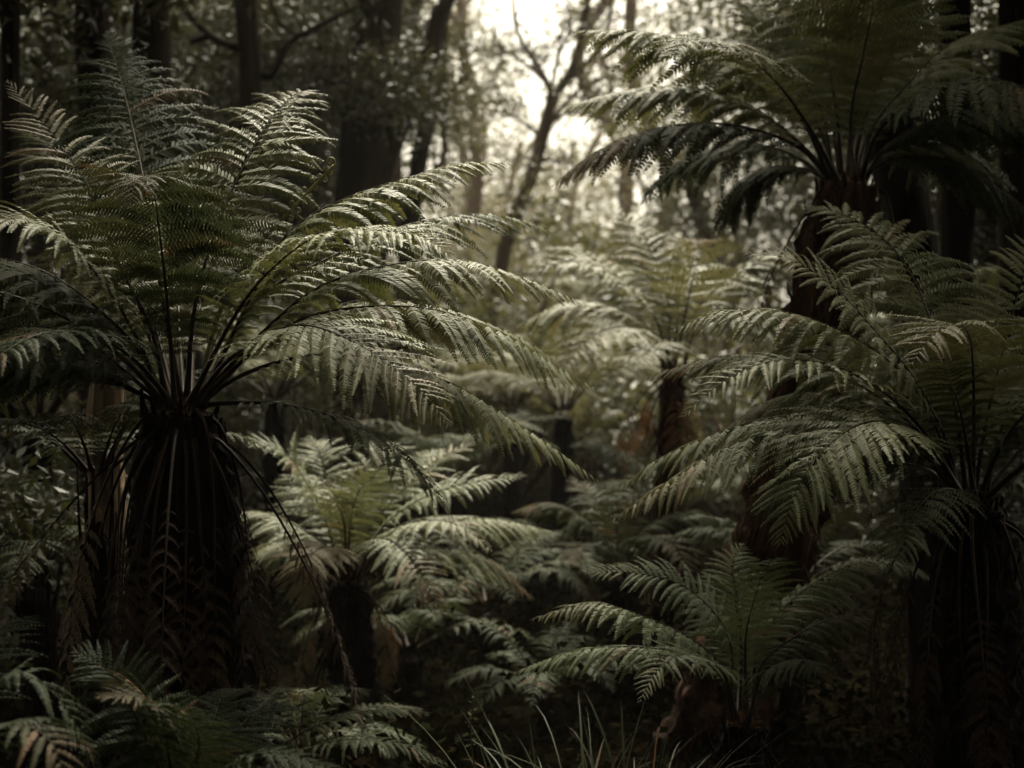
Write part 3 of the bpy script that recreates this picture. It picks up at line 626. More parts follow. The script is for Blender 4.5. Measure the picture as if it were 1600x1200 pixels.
# trunk heights: gA 1.7, gB .9, gC 2.4, gD .45
def fernp(proto, H, px, py, D, rz, label, s=1.0):
    p = P(px, py, D); gz = ground_at(p[0], p[1]); h = p[2]-gz
    o = proto if proto.name not in used else copy_tree(proto); used.add(o.name)
    o.location = (float(p[0]), float(p[1]), float(h-H*s)+gz if h > H*s*.6 else gz-.05)
    if h > H*s+.1:     # lengthen the trunk down to the ground
        for ch in o.children:
            if ch.name.startswith('trunk'): ch.scale = (1, 1, 1)
    o.location = (float(p[0]), float(p[1]), gz-.05); kz = max(.5, h/(H*s))
    # the trunk alone takes the difference in height, the crown keeps its shape
    dz = h-H*s
    for ch in o.children:
        if ch.name.startswith('trunk'): ch.scale = (1, 1, kz)
        else: ch.location = (0, 0, dz/s)
    o.rotation_euler = (0, 0, rz); o.scale = (s, s, s)
    tag(o, label, 'tree fern', 'distant tree ferns deep in the forest'); return o
fernp(gA, 1.7, 880, 632, 13, .3, 'distant tree fern on a dark upright trunk, seen between the two near ferns', 1.0)
fernp(gA, 1.7, 800, 628, 16, 1.3, 'distant tree fern with pale crown just left of the dark upright fern trunk', 1.0)
fernp(gC, 2.4, 720, 590, 19, 2.3, 'far tree fern behind the right reaching fronds of the large left fern', 1.0)
fernp(gB, .9, 700, 745, 11.5, 3.0, 'small blurred fern behind the upper right fronds of the small pale fern', .9)
fernp(gA, 1.7, 60, 640, 9, 0.8, 'dark tree fern behind the left edge, half hidden by the large fern', 1.1)
fernp(gC, 2.4, 430, 610, 12, 2.8, 'tree fern in the gap right of the large left trunk', 1.0)
fernp(gB, .9, 1060, 800, 12, 5.1, 'blurred fern beneath the reddish slim fern trunk', 1.0)
fernp(gE, .3, 760, 930, 9.5, 4.0, 'low ground fern in the dark gap right of the small pale fern', 1.0)
fernp(gE, .3, 640, 1000, 8.6, 2.2, 'low ground fern below the orange brown frond tip', .9)
fernp(gE, .3, 840, 880, 11, 1.2, 'low fern in shade under the long drooping frond at the centre', 1.1)
fernp(gE, .3, 1240, 900, 8, .4, 'shaded fern behind the low bright green fern, left of the reddish trunk foot', 1.0)
fernp(gE, .3, 150, 715, 5.6, 2.5, 'very dark fern at the foot of the pale broken stump', .8)
fernp(gE, .3, 60, 860, 7.0, 5.3, 'very dark fern beside the large left trunk at the left edge', 1.0)
for q in ((470, 1150, 6.4, .3, 'black shaded fern at the foot of the small pale fern', .7), (850, 1060, 7.8, 4.4, 'dark fern in the deep shade right of the thin sprig', .7)):
    fernp(gE, .3, *q)
fernp(gA, 1.7, 600, 520, 24, 4.1, 'far hazy tree fern below the forked dark trunk', 1.0)
fernp(gC, 2.4, 960, 470, 24, .2, 'far hazy tree fern left of the top of the grey green blurred fern', 1.0)
fernp(gC, 2.4, 1500, 540, 13, 3.7, 'dark tree fern behind the right edge crown', 1.0)

# ------------------------------------------------------------------ ground
def build_ground():
    xs = np.concatenate([np.linspace(-300, -22, 12), np.linspace(-20, 20, 90), np.linspace(22, 300, 12)])
    ys = np.concatenate([np.linspace(-100, -12, 8), np.linspace(-10, 40, 110), np.linspace(45, 400, 20)])
    X, Y = np.meshgrid(xs, ys, indexing='ij'); Z = ground_z(X, Y)
    Z += (np.hypot(X, Y) < 30)*rng.normal(size=X.shape)*.02
    V = np.stack([X, Y, Z], -1).reshape(-1, 3); ny = len(ys); nx = len(xs)
    i = np.arange(nx-1)[:, None]*ny+np.arange(ny-1)[None]
    Q = np.stack([i, i+ny, i+ny+1, i+1], -1).reshape(-1, 4)
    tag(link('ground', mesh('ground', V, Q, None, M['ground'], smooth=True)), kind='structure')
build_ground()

# ------------------------------------------------------------------ leaves and trees
def leaf_cloud(centres, radii, counts, size, seed, flat=.75, sub=14, hang=.4, aspect=.34):
    g = np.random.default_rng(seed); Vs = []; Ti = []
    for c, r, n in zip(centres, radii, counts):
        r = np.asarray(r, float)*np.ones(3)
        ns = max(3, int(n/ (sub*3))) if n > 30 else 1
        d = unit(g.normal(size=(ns, 3)))*(g.random((ns, 1))**.45); sc = c+d*r
        pick = g.integers(0, ns, n)
        b = sc[pick]+g.normal(size=(n, 3))*(r*.13+size*.5)
        ax = unit(g.normal(size=(n, 3))*np.array((1, 1, flat))-UP*hang)
        sd_ = unit(np.cross(ax, g.normal(size=(n, 3))))
        s = size*g.uniform(.6, 1.3, (n, 1))
        nrm = np.cross(ax, sd_)
        V = np.stack([b, b+ax*s*.45+sd_*s*aspect*.5+nrm*s*.05, b+ax*s-nrm*s*.08, b+ax*s*.45-sd_*s*aspect*.5+nrm*s*.05], 1)
        Vs.append(V.reshape(-1, 3)); tn = g.random(ns)
        Ti.append(np.repeat(np.clip(tn[pick]*.7+.3*g.random(n), 0, 1.2), 4))
    V = np.vstack(Vs); o = np.arange(len(V)//4)*4
    return V, np.stack([o, o+1, o+2, o+3], 1), np.concatenate(Ti)
def crown_part(root, origin, centres, radii, counts, size, seed, mat, name='crown', **k):
    V, Q, Ti = leaf_cloud(centres, radii, counts, size, seed, **k)
    return link(name, mesh(name, V-origin, Q, None, M[mat], {'tint': Ti, 'age': np.zeros(len(V))}), root)
def limb(mb, p0, p1, r0, r1, g, sag=.12, sides=7, n=14):
    p0 = np.asarray(p0, float); p1 = np.asarray(p1, float); L = np.linalg.norm(p1-p0)
    a = p0+(p1-p0)*.35+g.normal(size=3)*L*sag*.6; b = p0+(p1-p0)*.7+g.normal(size=3)*L*sag*.6
    sp, _ = spline([p0, a, b, p1], n); V, Q, T = tube(sp, np.linspace(r0, r1, n), sides, rough=.05, seed=int(g.integers(1e6))); mb.add(V, Q, T)
    return sp

def tree(label, D, path, rad, bark, crown=None, limbs=(), seed=1, name='tree', size=.11, leaf='gum', top=None, cat='tree', group=None, twigs=4, flare=1.25):
    """path: pixels of the trunk from low to high; limbs: (index along path 0..1, [(px,py,dD),..], radius); crown: [(px,py,dD,radius m,leaves)]"""
    g = np.random.default_rng(seed)
    W = [P(p[0], p[1], D+(p[2] if len(p) > 2 else 0)) for p in path]
    d0 = unit(W[1]-W[0]) if len(W) > 1 else UP
    f = W[0].copy(); gz = ground_at(f[0], f[1]); k = (f[2]-gz+.2)
    f = f-np.array((d0[0]*.5*k, d0[1]*.5*k, k)); 
    if D >= 20 and D != 24:
        W = [q+np.array((g.normal()*.014*D, g.normal()*.3, 0)) for q in W]
    pts = [f]+W
    if top: pts.append(np.asarray(W[-1])+np.asarray(top, float))
    origin = np.array((f[0], f[1], gz)); root = empty(name, origin, label, cat, group)
    sp, ln = spline(pts, 50); s = np.linspace(0, 1, 50)
    rr = np.interp(s, [0, .08, .6, 1], [rad[0]*flare, rad[0], (rad[0]+rad[1])/2, rad[1]])
    mb = MB(); V, Q, T = tube(sp, rr, 22, rough=.05, seed=seed, ridge=.05); mb.add(V, Q, T)
    ends = []
    for at, pl, r in limbs:
        b = sp[int(at*49)]; q = [b]+[P(a[0], a[1], D+(a[2] if len(a) > 2 else 0)) for a in pl]
        lsp, _ = spline(q, 30); V, Q, T = tube(lsp, np.linspace(r, r*.45, 30), 10, rough=.05, seed=seed+3); mb.add(V, Q, T); ends.append(lsp)
        for _ in range(2):
            i = int(g.uniform(.5, .95)*29); limb(mb, lsp[i], lsp[i]+unit(g.normal(size=3)+UP*.8)*g.uniform(.4, 1.0)*D/12, r*.4, r*.08, g)
    if D >= 20:
        for _ in range(2 if D == 24 else 5):
            i = int(g.uniform(.5, .97)*49); sx = g.choice([-1, 1]); e = sp[i]+np.array((sx*g.uniform(.6, 2.0), g.normal()*.5, g.uniform(.8, 3.0)))*D/30
            l2 = limb(mb, sp[i], e, rad[1]*.5, rad[1]*.15, g, sag=.22)
            for _ in range(2):
                k2 = int(g.uniform(4, 12)); limb(mb, l2[k2], l2[k2]+np.array((g.normal()*.5, g.normal()*.3, g.uniform(.3, 1.3)))*D/30, rad[1]*.2, rad[1]*.06, g, sag=.2, sides=5)
    if crown:
        C = []; Rr = []; N = []
        for cx, cy, dD, r, n in crown:
            cc = P(cx, cy, D+dD); C.append(cc); Rr.append(np.array((1, 1, .75))*r); N.append(int(n*(.42 if D > 32 or D == 24 else (1.5 if leaf == 'gum_dark' else 1.0))))
            # a limb from the nearest wood
            allp = np.vstack([sp[15:]]+ends); j = np.argmin(np.linalg.norm(allp-cc-np.array((0, 0, -r*.8)), axis=1))
            e = limb(mb, allp[j], cc, max(.02, rad[1]*.35), .01, g)
            for _ in range(twigs):
                q = e[int(g.uniform(5, 13))]; limb(mb, q, cc+unit(g.normal(size=3))*r*.8, .012*D/12, .004, g, sides=4, n=7)
        crown_part(root, origin, C, Rr, N, size, seed, leaf)
    mb.V = [np.vstack(mb.V)-origin]
    link('trunk', mb.mesh('trunk', M[bark], smooth=True), root)
    return root

# dark trunks of the left
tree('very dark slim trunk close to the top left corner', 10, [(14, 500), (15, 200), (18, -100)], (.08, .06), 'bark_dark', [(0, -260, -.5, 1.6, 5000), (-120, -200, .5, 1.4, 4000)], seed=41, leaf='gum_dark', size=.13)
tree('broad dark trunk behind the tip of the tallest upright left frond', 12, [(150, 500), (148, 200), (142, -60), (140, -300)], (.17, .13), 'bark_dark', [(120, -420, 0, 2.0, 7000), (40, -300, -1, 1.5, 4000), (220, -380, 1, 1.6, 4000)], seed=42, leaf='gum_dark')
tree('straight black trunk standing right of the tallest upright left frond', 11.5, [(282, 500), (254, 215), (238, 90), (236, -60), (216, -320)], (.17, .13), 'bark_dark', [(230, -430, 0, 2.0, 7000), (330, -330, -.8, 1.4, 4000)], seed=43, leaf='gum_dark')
tree('paler slim trunk between the two broad dark trunks at upper left', 17, [(190, 500), (186, 150), (182, -60)], (.10, .08), 'bark', seed=44, top=(0, 0, 4))
tree('dark trunk with slanting limb reaching up left, above the spread middle frond', 15, [(372, 560), (381, 300), (392, 120), (383, -20), (402, -250)], (.13, .11), 'bark_dark',
     [(300, 60, 1, 1.0, 1500), (430, 60, 1.5, 1.2, 2200), (390, -300, 0, 2.2, 5000), (330, 210, 1.5, 1.0, 1500)],
     [(.72, [(345, 66), (300, 30), (270, -20)], .045), (.70, [(420, 120), (450, 70), (500, 40), (560, 10)], .05)], seed=45, leaf='gum_dark')
tree('massive dark forked trunk left of the sky gap, its right fork leaning', 17, [(560, 500), (566, 330), (575, 200), (590, 60), (600, -120)], (.36, .26), 'bark_dark',
     [(520, 40, 1, 1.2, 2600), (480, 150, 1.5, 1.3, 2800), (640, 150, 1.5, .8, 1200), (610, 130, -1, .6, 800), (560, -260, 0, 2.6, 5000), (660, 60, 1, .7, 700)],
     [(.55, [(612, 215), (640, 155), (668, 90), (690, 10)], .21), (.62, [(540, 110), (500, 130), (450, 160)], .06)], seed=46, leaf='gum_dark')
tree('paler leaning trunk with a fork at the top, right of the massive forked trunk', 21, [(672, 480), (676, 260), (672, 120), (668, 20), (672, -120)], (.17, .12), 'bark',
     [(640, 150, 1, 1.3, 1500), (610, -180, 0, 2.4, 3000), (720, 150, .5, 1.1, 900), (700, 250, 1, 1.2, 1100)], [(.8, [(690, 20), (710, -30)], .10)], seed=47)
tree('short dark leaning trunk at the foot of the pale fork tree', 19, [(648, 300), (658, 240), (668, 185)], (.13, .09), 'bark_dark', seed=48, top=(.3, 0, 2))
tree('slender Y shaped tree with bare crooked limbs against the bright sky gap', 24,
     [(800, 350), (826, 290), (845, 225), (860, 165), (868, 135)], (.13, .10), 'bark', seed=49, flare=1.1,
     limbs=[(.98, [(845, 110), (818, 70), (806, 40), (800, -40)], .05), (.98, [(890, 115), (905, 70), (915, 20), (935, -60)], .085), (.93, [(872, 90), (888, 50), (885, -30)], .04), (.98, [(905, 110), (945, 60), (960, -30)], .05)],
     crown=[(755, 70, 1, .9, 700), (880, 50, 0, .6, 380), (850, 90, 1, .4, 160), (940, 150, 0, 1.0, 1000), (765, 150, 2, 1.0, 900), (905, 20, 1, .7, 500), (880, 250, 2, .8, 600)], twigs=7, size=.14)
# far pale trees of the centre
far = [
 ('slender far tree standing in the left part of the sky gap', 44, [(738, 480), (742, 260), (736, 90), (752, -60)], (.16, .09), [(765, 105, 0, 1.2, 700), (735, 190, 1, 1.4, 800), (790, 225, 0, 1.2, 600), (720, 30, 0, 1.2, 500)], 66),
 ('slender far tree standing in the right part of the sky gap', 48, [(905, 480), (900, 300), (912, 150), (898, 20)], (.15, .08), [(900, 240, 0, 1.6, 900), (870, 290, 1, 1.8, 1200), (935, 90, 0, 1.3, 500), (915, 20, 1, 1.0, 350)], 67),
 ('broad leafy tree far behind the slanting limb', 27, [(400, 500), (410, 300), (398, 100), (410, -60)], (.2, .14), [(400, 200, 0, 2.2, 5200), (340, 100, 1, 2.2, 5000), (460, 100, 1, 2.2, 5000), (410, 10, 0, 2.2, 5000), (520, 10, 1, 1.8, 3400), (300, 10, 1, 2.0, 4000), (480, 300, 1, 2.2, 5000)], 68),
 ('leafy tree far behind the two broad dark left trunks', 26, [(130, 500), (136, 300), (128, 60)], (.2, .14), [(130, 200, 0, 2.2, 5000), (60, 80, 1, 2.2, 5000), (190, 60, 1, 2.0, 3800), (230, 250, 0, 2.2, 5000), (0, 250, 1, 2.2, 4600)], 69),
 ('far pale tree with a rounded crown left of the sky gap', 38, [(745, 480), (742, 250), (735, 80), (740, -60)], (.20, .12), [(730, 150, 0, 1.6, 900), (700, 60, 2, 1.6, 700), (750, 240, 0, 1.6, 1000), (715, 0, 0, 1.5, 500)], 51),
 ('hazy slim tree just below the wide bright sky gap', 46, [(800, 480), (798, 300), (805, 220)], (.18, .10), [(800, 300, 0, 2.2, 1600), (760, 310, 2, 2.2, 1500), (850, 310, -2, 2.2, 1500)], 52),
 ('far tree rising on the right side of the sky gap', 40, [(955, 480), (948, 260), (940, 90), (945, -60)], (.22, .14), [(950, 260, 0, 2.0, 1300), (985, 100, 1, 1.6, 800), (920, 160, 2, 1.2, 500), (1000, -20, 0, 1.8, 800)], 53),
 ('second far tree right of the sky gap, partly covered by frond tips', 34, [(1020, 480), (1012, 300), (1005, 100), (1010, -80)], (.20, .13), [(1050, 120, 0, 1.9, 1300), (1010, 280, 1, 1.9, 1500), (1080, 10, 0, 1.8, 1200)], 54),
 ('far tree with reddish trunk under the low left frond of the tallest fern', 28, [(1108, 480), (1112, 350), (1118, 250), (1120, 60)], (.17, .12), [(1130, 200, 0, 2.0, 1800), (1090, 330, 1, 1.6, 1500), (1180, 290, 1, 1.9, 1800)], 55),
 ('dim tree behind the fan of the tallest fern crown', 26, [(1300, 480), (1290, 200), (1280, -60)], (.22, .16), [(1250, 120, 0, 2.4, 4200), (1350, 60, 1, 2.4, 4200), (1290, 300, 1, 2.2, 4000), (1200, 20, 1, 2.2, 2600)], 56),
 ('wispy far tree left of the slender Y shaped tree', 52, [(700, 460), (706, 200), (700, 20)], (.22, .12), [(690, 200, 0, 2.0, 1000), (665, 100, 0, 1.8, 700), (720, 310, 2, 2.4, 1600)], 57),
 ('bushy green tree behind the spread middle frond', 19, [(470, 500), (462, 300), (455, 120), (450, -40)], (.12, .08), [(450, 230, 0, 1.2, 2600), (430, 300, 1, 1.4, 3400), (480, 340, .5, 1.2, 2800), (440, 60, 0, 1.3, 2200), (470, 130, 1, 1.1, 2000), (350, 180, 1, 1.4, 2600)], 58),
 ('leafy tree filling the gap right of the straight black trunk', 22, [(310, 500), (305, 300), (300, 60)], (.13, .08), [(310, 220, 0, 1.8, 3400), (290, 350, 0, 1.8, 3600), (340, 60, 1, 1.9, 2400), (380, 400, 1, 1.8, 3400), (280, 80, 2, 1.8, 2200)], 59),
 ('dark leafy tree at the far left above the large fern', 15, [(60, 500), (70, 250), (80, 30)], (.11, .08), [(60, 200, 0, 1.5, 4200), (90, 60, .5, 1.4, 3400), (20, 340, 0, 1.5, 4200), (150, 320, 1, 1.4, 3600), (-40, 80, 0, 1.6, 4200)], 60),
]
for lb, D, path, rad, crown, sd_ in far:
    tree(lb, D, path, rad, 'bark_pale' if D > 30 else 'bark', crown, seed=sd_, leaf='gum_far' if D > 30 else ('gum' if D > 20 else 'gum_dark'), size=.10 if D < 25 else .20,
         group='forest trees in the background')
# right side
tree('black straight trunk standing behind the upright frond of the right edge fern', 9.5, [(1494, 620), (1495, 440), (1494, 290), (1492, 100), (1490, -200)], (.12, .10), 'bark_dark', [(1500, -420, 0, 1.8, 7000), (1400, -380, .5, 1.4, 4000)], seed=61, leaf='gum_dark')
tree('dark trunk at the far right edge behind the tallest fern', 10, [(1590, 620), (1588, 300), (1586, 100), (1580, -200)], (.13, .10), 'bark_dark', [(1620, -300, 0, 1.8, 7000), (1560, 60, 1.2, 1.2, 3200)], seed=62, leaf='gum_dark')
tree('dark leaning trunk close behind the tallest fern trunk', 8.4, [(1440, 560), (1425, 380), (1400, 250), (1385, 120), (1380, -200)], (.16, .12), 'bark_dark', [(1380, -420, 0, 1.6, 6000)], seed=63, leaf='gum_dark')
tree('leafy dark tree filling the right side behind the black trunk', 14, [(1540, 560), (1545, 300), (1550, 100)], (.10, .08), 'bark', [(1540, 330, 0, 1.1, 2400), (1450, 300, 1, 1.1, 2000), (1600, 220, 0, 1.3, 3800), (1520, 120, 0, 1.4, 4800), (1600, 420, 0, 1.0, 2400)], seed=65, leaf='gum_dark', size=.10)
# weathered stump behind the large fern
def stump():
    D = 6.2; p = P(168, 690, D); gz = ground_at(p[0], p[1]); origin = np.array((p[0], p[1], gz))
    root = empty('tree_stump', origin, 'pale weathered broken stump just left of the thick skirted trunk', 'stump')
    topz = P(168, 560, D); sp, _ = spline([origin-UP*.1, p, topz], 40)
    V, Q, T = tube(sp, np.interp(np.linspace(0, 1, 40), [0, 1], [.085, .06]), 20, rough=.10, seed=9, ridge=.12, cap=False)
    g = np.random.default_rng(3); V = V.reshape(40, 20, 3); V[-1, :, 2] += g.uniform(-.22, .10, 20); V[-2, :, 2] += g.uniform(-.05, .02, 20)
    link('trunk', mesh('trunk', V.reshape(-1, 3)-origin, Q, None, M['stump']), root)
stump()

# unseen trees added beside and behind the camera, crowns placed to shade the picture
def shade_tree(label, x, y, h, crowns, seed, r=.25):
    g = np.random.default_rng(seed); gz = ground_at(x, y); origin = np.array((x, y, gz)); root = empty('tree', origin, label, 'tree', 'unseen trees added to shade the clearing')
    sp, _ = spline([origin-UP*.2, origin+np.array((g.normal()*.2, g.normal()*.2, h*.5)), origin+UP*h], 40)
    mb = MB(); V, Q, T = tube(sp, np.linspace(r*1.2, r*.5, 40), 18, rough=.05, seed=seed, ridge=.05); mb.add(V, Q, T)
    C = []; Rr = []; N = []
    for cx, cy, cz, rr, n in crowns:
        cc = np.array((cx, cy, cz), float); C.append(cc); Rr.append(np.array((1, 1, .5))*rr); N.append(n)
        limb(mb, sp[int(g.uniform(24, 38))], cc, .08, .02, g)
    crown_part(root, origin, C, Rr, N, .26, seed, 'gum_dark', hang=.1, aspect=.5)
    mb.V = [np.vstack(mb.V)-origin]; link('trunk', mb.mesh('trunk', M['bark_dark'], smooth=True), root)
shade_tree('unseen tree added for shade left of the clearing, crown above the large left fern', -4.2, 3.0, 8, [(-3.6, 3.6, 6.5, 1.9, 5200), (-4.6, 5.8, 6.6, 2.2, 5600), (-3.2, 1.0, 6.2, 2.0, 5000), (-5.6, 2.6, 4.6, 1.9, 4600), (-6.0, 6.5, 4.8, 2.0, 4600), (-2.9, 5.2, 7.2, 1.4, 3200), (-3.2, 6.4, 6.4, 1.4, 3200), (-3.4, 4.4, 4.7, 1.4, 3600), (-2.7, 8.3, 7.8, 1.6, 4200), (-2.9, 7.0, 6.3, 1.2, 2800)], 71)
shade_tree('unseen tree added for shade right of the clearing, crown above the right edge fern', 4.4, 3.4, 8.5, [(3.6, 3.6, 6.8, 1.8, 5200), (4.6, 5.8, 6.8, 2.2, 5600), (3.3, 1.0, 6.2, 2.0, 5000), (5.6, 3.0, 4.4, 1.9, 4800), (6.2, 7.0, 5.4, 2.2, 5000), (3.6, 7.4, 8.2, 1.9, 4600), (3.5, 6.4, 6.6, 1.5, 3600), (3.5, 4.4, 4.8, 1.3, 3400), (3.4, 8.8, 8.6, 1.5, 3600), (3.4, 10.2, 9.4, 1.7, 3800)], 72)
shade_tree('broad unseen tree, its boughs added above the viewer for shade', .6, -2.4, 8, [(0, .2, 5.6, 2.3, 6000), (-2.1, 1.6, 6.2, 1.7, 4800), (2.1, 1.6, 6.2, 1.7, 4800), (0, -1.8, 4.6, 2.2, 5000), (-1.3, 2.6, 4.7, 1.1, 2600), (1.3, 2.6, 4.7, 1.1, 2600), (0, 2.7, 4.9, 1.0, 2200)], 75)
shade_tree('tall unseen tree added for shade behind the viewer on the left', -3.0, -4.0, 9, [(-2.5, -3, 6, 2.6, 6500), (-5.5, -3, 4, 2.5, 5500), (-3, -6, 3.2, 2.8, 6500), (-1.5, -3.5, 3.4, 1.6, 3000)], 73)
shade_tree('tall unseen tree added for shade behind the viewer on the right', 3.2, -4.5, 9, [(2.8, -3, 6, 2.6, 6500), (5.5, -3, 4, 2.5, 5500), (3, -6, 3.2, 2.8, 6500), (1.5, -4.0, 3.2, 1.6, 3000)], 74)

# ------------------------------------------------------------------ shrubs of the understorey
def shrub_proto(seed, h, n, size, mat):
    g = np.random.default_rng(seed); o = np.zeros(3); root = empty('shrub', o, 'x', 'shrub'); mb = MB(); C = []; Rr = []; N = []
    for i in range(9):
        a = g.uniform(0, 2*math.pi); q = g.uniform(.1, .5)*h; z = g.uniform(.35, .9)*h
        e = np.array((math.cos(a)*q, math.sin(a)*q, z)); limb(mb, (0, 0, -.1), e, .03*h/2, .008, g)
        C.append(e); Rr.append(np.array((1, 1, .8))*h*.24); N.append(n//9)
    crown_part(root, o, C, Rr, N, size, seed, mat, name='foliage'); link('stem', mb.mesh('stem', M['bark'], smooth=True), root)
    return root
sA = shrub_proto(81, 2.4, 3600, .10, 'gum'); sB = shrub_proto(82, 2.0, 3200, .09, 'gum_dark'); sC = shrub_proto(83, 4.5, 3600, .18, 'gum_far'); sD = shrub_proto(84, 4.0, 3000, .18, 'gum')
def shrub(proto, px, D, s, rz, label):
    p = P(px, 600, D); gz = ground_at(p[0], p[1]); o = proto if proto.name not in used else copy_tree(proto); used.add(o.name)
    o.location = (float(p[0]), float(p[1]), gz); o.rotation_euler = (0, 0, rz); o.scale = (s, s, s); tag(o, label, 'shrub', 'understorey shrubs')
SH = [
 (sB, 30, 9.5, 1.0, .2, 'dark small leaved shrub at the left edge beside the large trunk'),
 (sB, -60, 7.0, .9, 1.9, 'nearly black shrub low at the left edge behind the corner fern'),
 (sB, 180, 13, 1.3, 2.7, 'dark shrub behind the pale broken stump'),
 (sB, 360, 14, 1.2, 3.9, 'shrub behind the base of the middle upright frond'),
 (sA, 520, 20, 1.5, .5, 'green shrub below the massive forked trunk'),
 (sA, 620, 18, 1.3, 1.5, 'green shrub at the foot of the leaning fork'),
 (sA, 700, 22, 1.5, 2.5, 'pale green shrub behind the topmost right reaching frond tips'),
 (sA, 800, 20, 1.75, 3.5, 'yellowish shrub at the foot of the slender Y shaped tree'),
 (sA, 930, 24, 1.5, 4.5, 'light shrub below the tallest fern frond tips'),
 (sA, 1020, 20, 1.3, 5.5, 'light shrub left of the reddish far trunk'),
 (sA, 1160, 18, 1.4, .9, 'shrub behind the grey green blurred fern'),
 (sB, 1250, 16, 1.4, 1.8, 'dark shrub left of the tallest fern trunk'),
 (sB, 1420, 13, 1.2, 2.9, 'dark shrub right of the tallest fern trunk'),
 (sB, 1560, 12, 1.3, 4.2, 'dark shrub at the right edge behind the black trunk'),
 (sB, 1640, 8.5, 1.0, 5.2, 'black shrub beyond the right edge fern'),
 (sC, 640, 36, 1.0, .4, 'hazy tall shrub behind the short dark leaning trunk'),
 (sC, 730, 34, 1.1, 1.4, 'hazy tall shrub left below the sky gap'),
 (sC, 810, 38, 1.2, 2.4, 'hazy tall shrub directly below the sky gap'),
 (sC, 890, 36, 1.1, 3.4, 'hazy tall shrub right of the Y shaped trunk'),
 (sC, 970, 33, 1.1, 4.4, 'hazy tall shrub right below the sky gap'),
 (sC, 1060, 35, 1.2, 5.4, 'hazy tall shrub behind the reddish far trunk'),
 (sC, 770, 50, 1.7, .7, 'farthest hazy shrub left of the Y shaped tree foot'),
 (sC, 900, 52, 1.7, 1.7, 'farthest hazy shrub right of the Y shaped tree'),
 (sD, 440, 30, 1.2, 2.1, 'tall shrub behind the fiddlehead'),
 (sD, 540, 32, 1.2, 3.1, 'tall shrub behind the massive forked trunk'),
 (sD, 300, 28, 1.2, 4.1, 'tall shrub behind the straight black trunk'),
 (sD, 1200, 28, 1.3, .3, 'tall shrub behind the hanging frond of the tallest fern'),
 (sD, 1450, 26, 1.3, 1.3, 'tall shrub between the tallest fern trunk and the black trunk'),
 (sD, 150, 26, 1.3, 5.0, 'tall dark shrub behind the broad dark left trunk'),
]
for a in SH: shrub(*a)

# ------------------------------------------------------------------ undergrowth, grasses and the sprig
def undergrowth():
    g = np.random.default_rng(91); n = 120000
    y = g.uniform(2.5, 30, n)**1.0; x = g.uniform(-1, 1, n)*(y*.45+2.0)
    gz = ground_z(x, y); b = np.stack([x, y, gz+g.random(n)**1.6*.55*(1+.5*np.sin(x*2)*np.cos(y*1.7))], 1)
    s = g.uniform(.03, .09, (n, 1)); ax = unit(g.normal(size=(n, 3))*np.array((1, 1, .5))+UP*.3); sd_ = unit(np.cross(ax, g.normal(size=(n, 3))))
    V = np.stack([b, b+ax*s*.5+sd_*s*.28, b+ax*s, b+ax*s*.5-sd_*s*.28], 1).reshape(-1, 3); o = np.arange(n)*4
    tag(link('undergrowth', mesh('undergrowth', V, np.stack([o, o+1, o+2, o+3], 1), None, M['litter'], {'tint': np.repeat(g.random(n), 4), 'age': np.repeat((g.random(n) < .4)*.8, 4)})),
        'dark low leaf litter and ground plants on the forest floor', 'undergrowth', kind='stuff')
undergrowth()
def tussock(px, D, n, h, label, seed):
    g = np.random.default_rng(seed); p = P(px, 600, D); gz = ground_at(p[0], p[1]); mb = MB()
    for i in range(n):
        az = g.uniform(0, 2*math.pi); q = g.random()**.5*.16; b = np.array((math.sin(az)*q, math.cos(az)*q, 0)); a2 = az+g.normal()*.5
        ln = h*g.uniform(.6, 1.15); el = g.uniform(62, 88); K = 12
        sp, _ = arc(b, a2, el, ln, g.uniform(20, 115), K, power=1.8)
        s = unit(np.cross(unit(np.gradient(sp, axis=0)), (math.sin(a2), math.cos(a2), .001))); s = unit(np.cross((math.sin(a2), math.cos(a2), 0), UP))
        wd = .0055*g.uniform(.6, 1.3)*np.sin(np.pi*np.clip(np.linspace(.25, 1, K), 0, 1))**.7
        V = np.stack([sp-s*wd[:, None], sp+s*wd[:, None]], 1).reshape(-1, 3); k = np.arange(K-1)*2
        mb.add(V, np.stack([k, k+1, k+3, k+2], 1))
    V = np.vstack(mb.V); g2 = np.random.default_rng(seed+1)
    o = link('grass_tussock', mesh('grass_tussock', V, np.vstack(mb.Q), None, M['grass'], {'tint': np.repeat(g2.random(n), 24), 'age': np.repeat((g2.random(n) < .15)*.6, 24)}))
    o.location = (float(p[0]), float(p[1]), gz); tag(o, label, 'grass', 'grass tussocks at the bottom edge')
tussock(905, 4.9, 75, 1.05, 'tall strappy grass tussock at the bottom centre, brightest of the tussocks', 1)
tussock(985, 5.1, 60, .95, 'strappy grass tussock right of the brightest one, arching right', 2)
tussock(840, 5.2, 45, .85, 'sparse grass tussock left of the brightest one', 3)
tussock(1060, 5.0, 36, .8, 'thin grass tussock under the low bright green fern', 4)
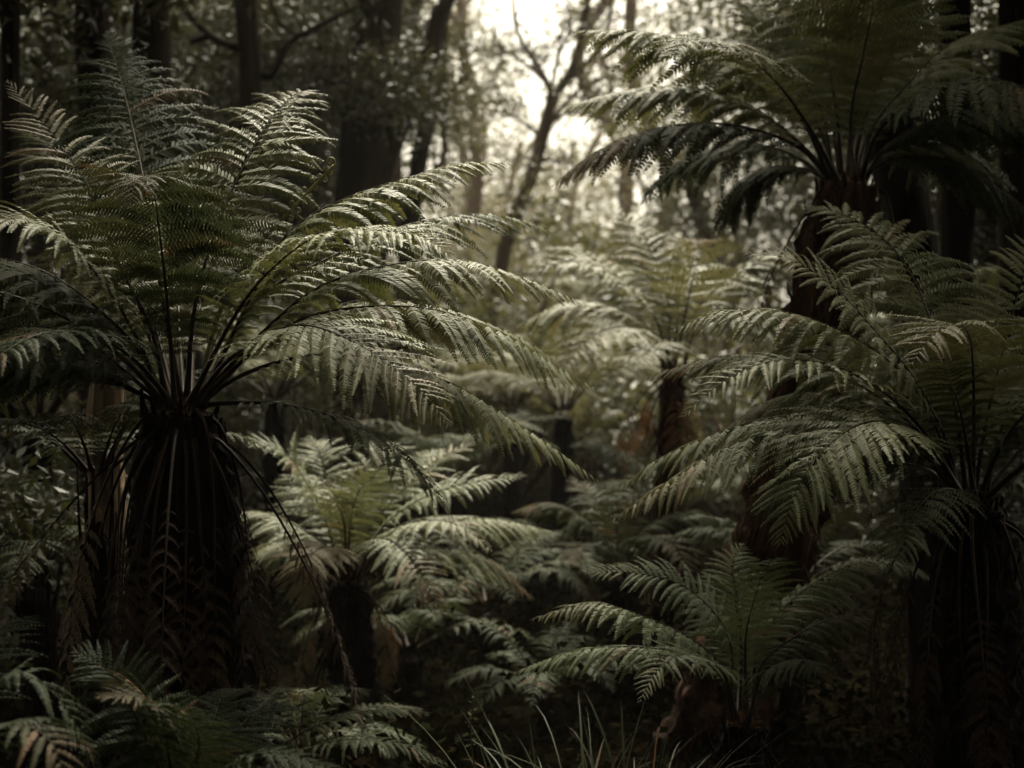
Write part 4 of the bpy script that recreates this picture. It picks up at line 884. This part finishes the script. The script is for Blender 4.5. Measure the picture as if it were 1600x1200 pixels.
def sprig():
    D = 4.9; g = np.random.default_rng(8); p = P(738, 1160, D); gz = ground_at(p[0], p[1]); origin = np.array((p[0], p[1], gz))
    root = empty('sapling', origin, 'thin upright sprig with tiny leaves at the bottom centre left of the grass', 'plant')
    sp, _ = spline([origin, P(742, 1220, D), P(735, 1140, D), P(742, 1088, D)], 40); mb = MB(); V, Q, T = tube(sp, np.linspace(.005, .0015, 40), 5); mb.add(V, Q, T)
    mb.V = [np.vstack(mb.V)-origin]; link('stem', mb.mesh('stem', M['stalk'], smooth=True), root)
    n = 90; b = sp[g.integers(14, 40, n)]+g.normal(size=(n, 3))*.004; ax = unit(g.normal(size=(n, 3))*np.array((1, 1, .4))+UP*.3); sd_ = unit(np.cross(ax, g.normal(size=(n, 3)))); s = g.uniform(.015, .03, (n, 1))
    V = np.stack([b, b+ax*s*.5+sd_*s*.25, b+ax*s, b+ax*s*.5-sd_*s*.25], 1).reshape(-1, 3)-origin; o = np.arange(n)*4
    link('foliage', mesh('foliage', V, np.stack([o, o+1, o+2, o+3], 1), None, M['grass'], {'tint': np.repeat(g.random(n), 4), 'age': np.zeros(4*n)}), root)
sprig()

# ------------------------------------------------------------------ haze
def haze():
    x0, x1, y0, y1, z0, z1 = -45, 45, -14, 75, -1.6, 26
    V = [(x, y, z) for x in (x0, x1) for y in (y0, y1) for z in (z0, z1)]
    Q = [(0, 1, 3, 2), (4, 6, 7, 5), (0, 4, 5, 1), (2, 3, 7, 6), (0, 2, 6, 4), (1, 5, 7, 3)]
    m = bpy.data.materials.new('haze'); m.use_nodes = True; nt = m.node_tree; nt.nodes.remove(nt.nodes['Principled BSDF'])
    v = nt.nodes.new('ShaderNodeVolumePrincipled'); v.inputs['Color'].default_value = (1, .95, .86, 1); v.inputs['Density'].default_value = 0.0005
    nt.links.new(v.outputs[0], nt.nodes['Material Output'].inputs['Volume'])
    o = link('haze', mesh('haze', V, Q, None, m)); tag(o, 'pale haze hanging between the far trees', 'haze', kind='stuff')
if HAZE: haze()
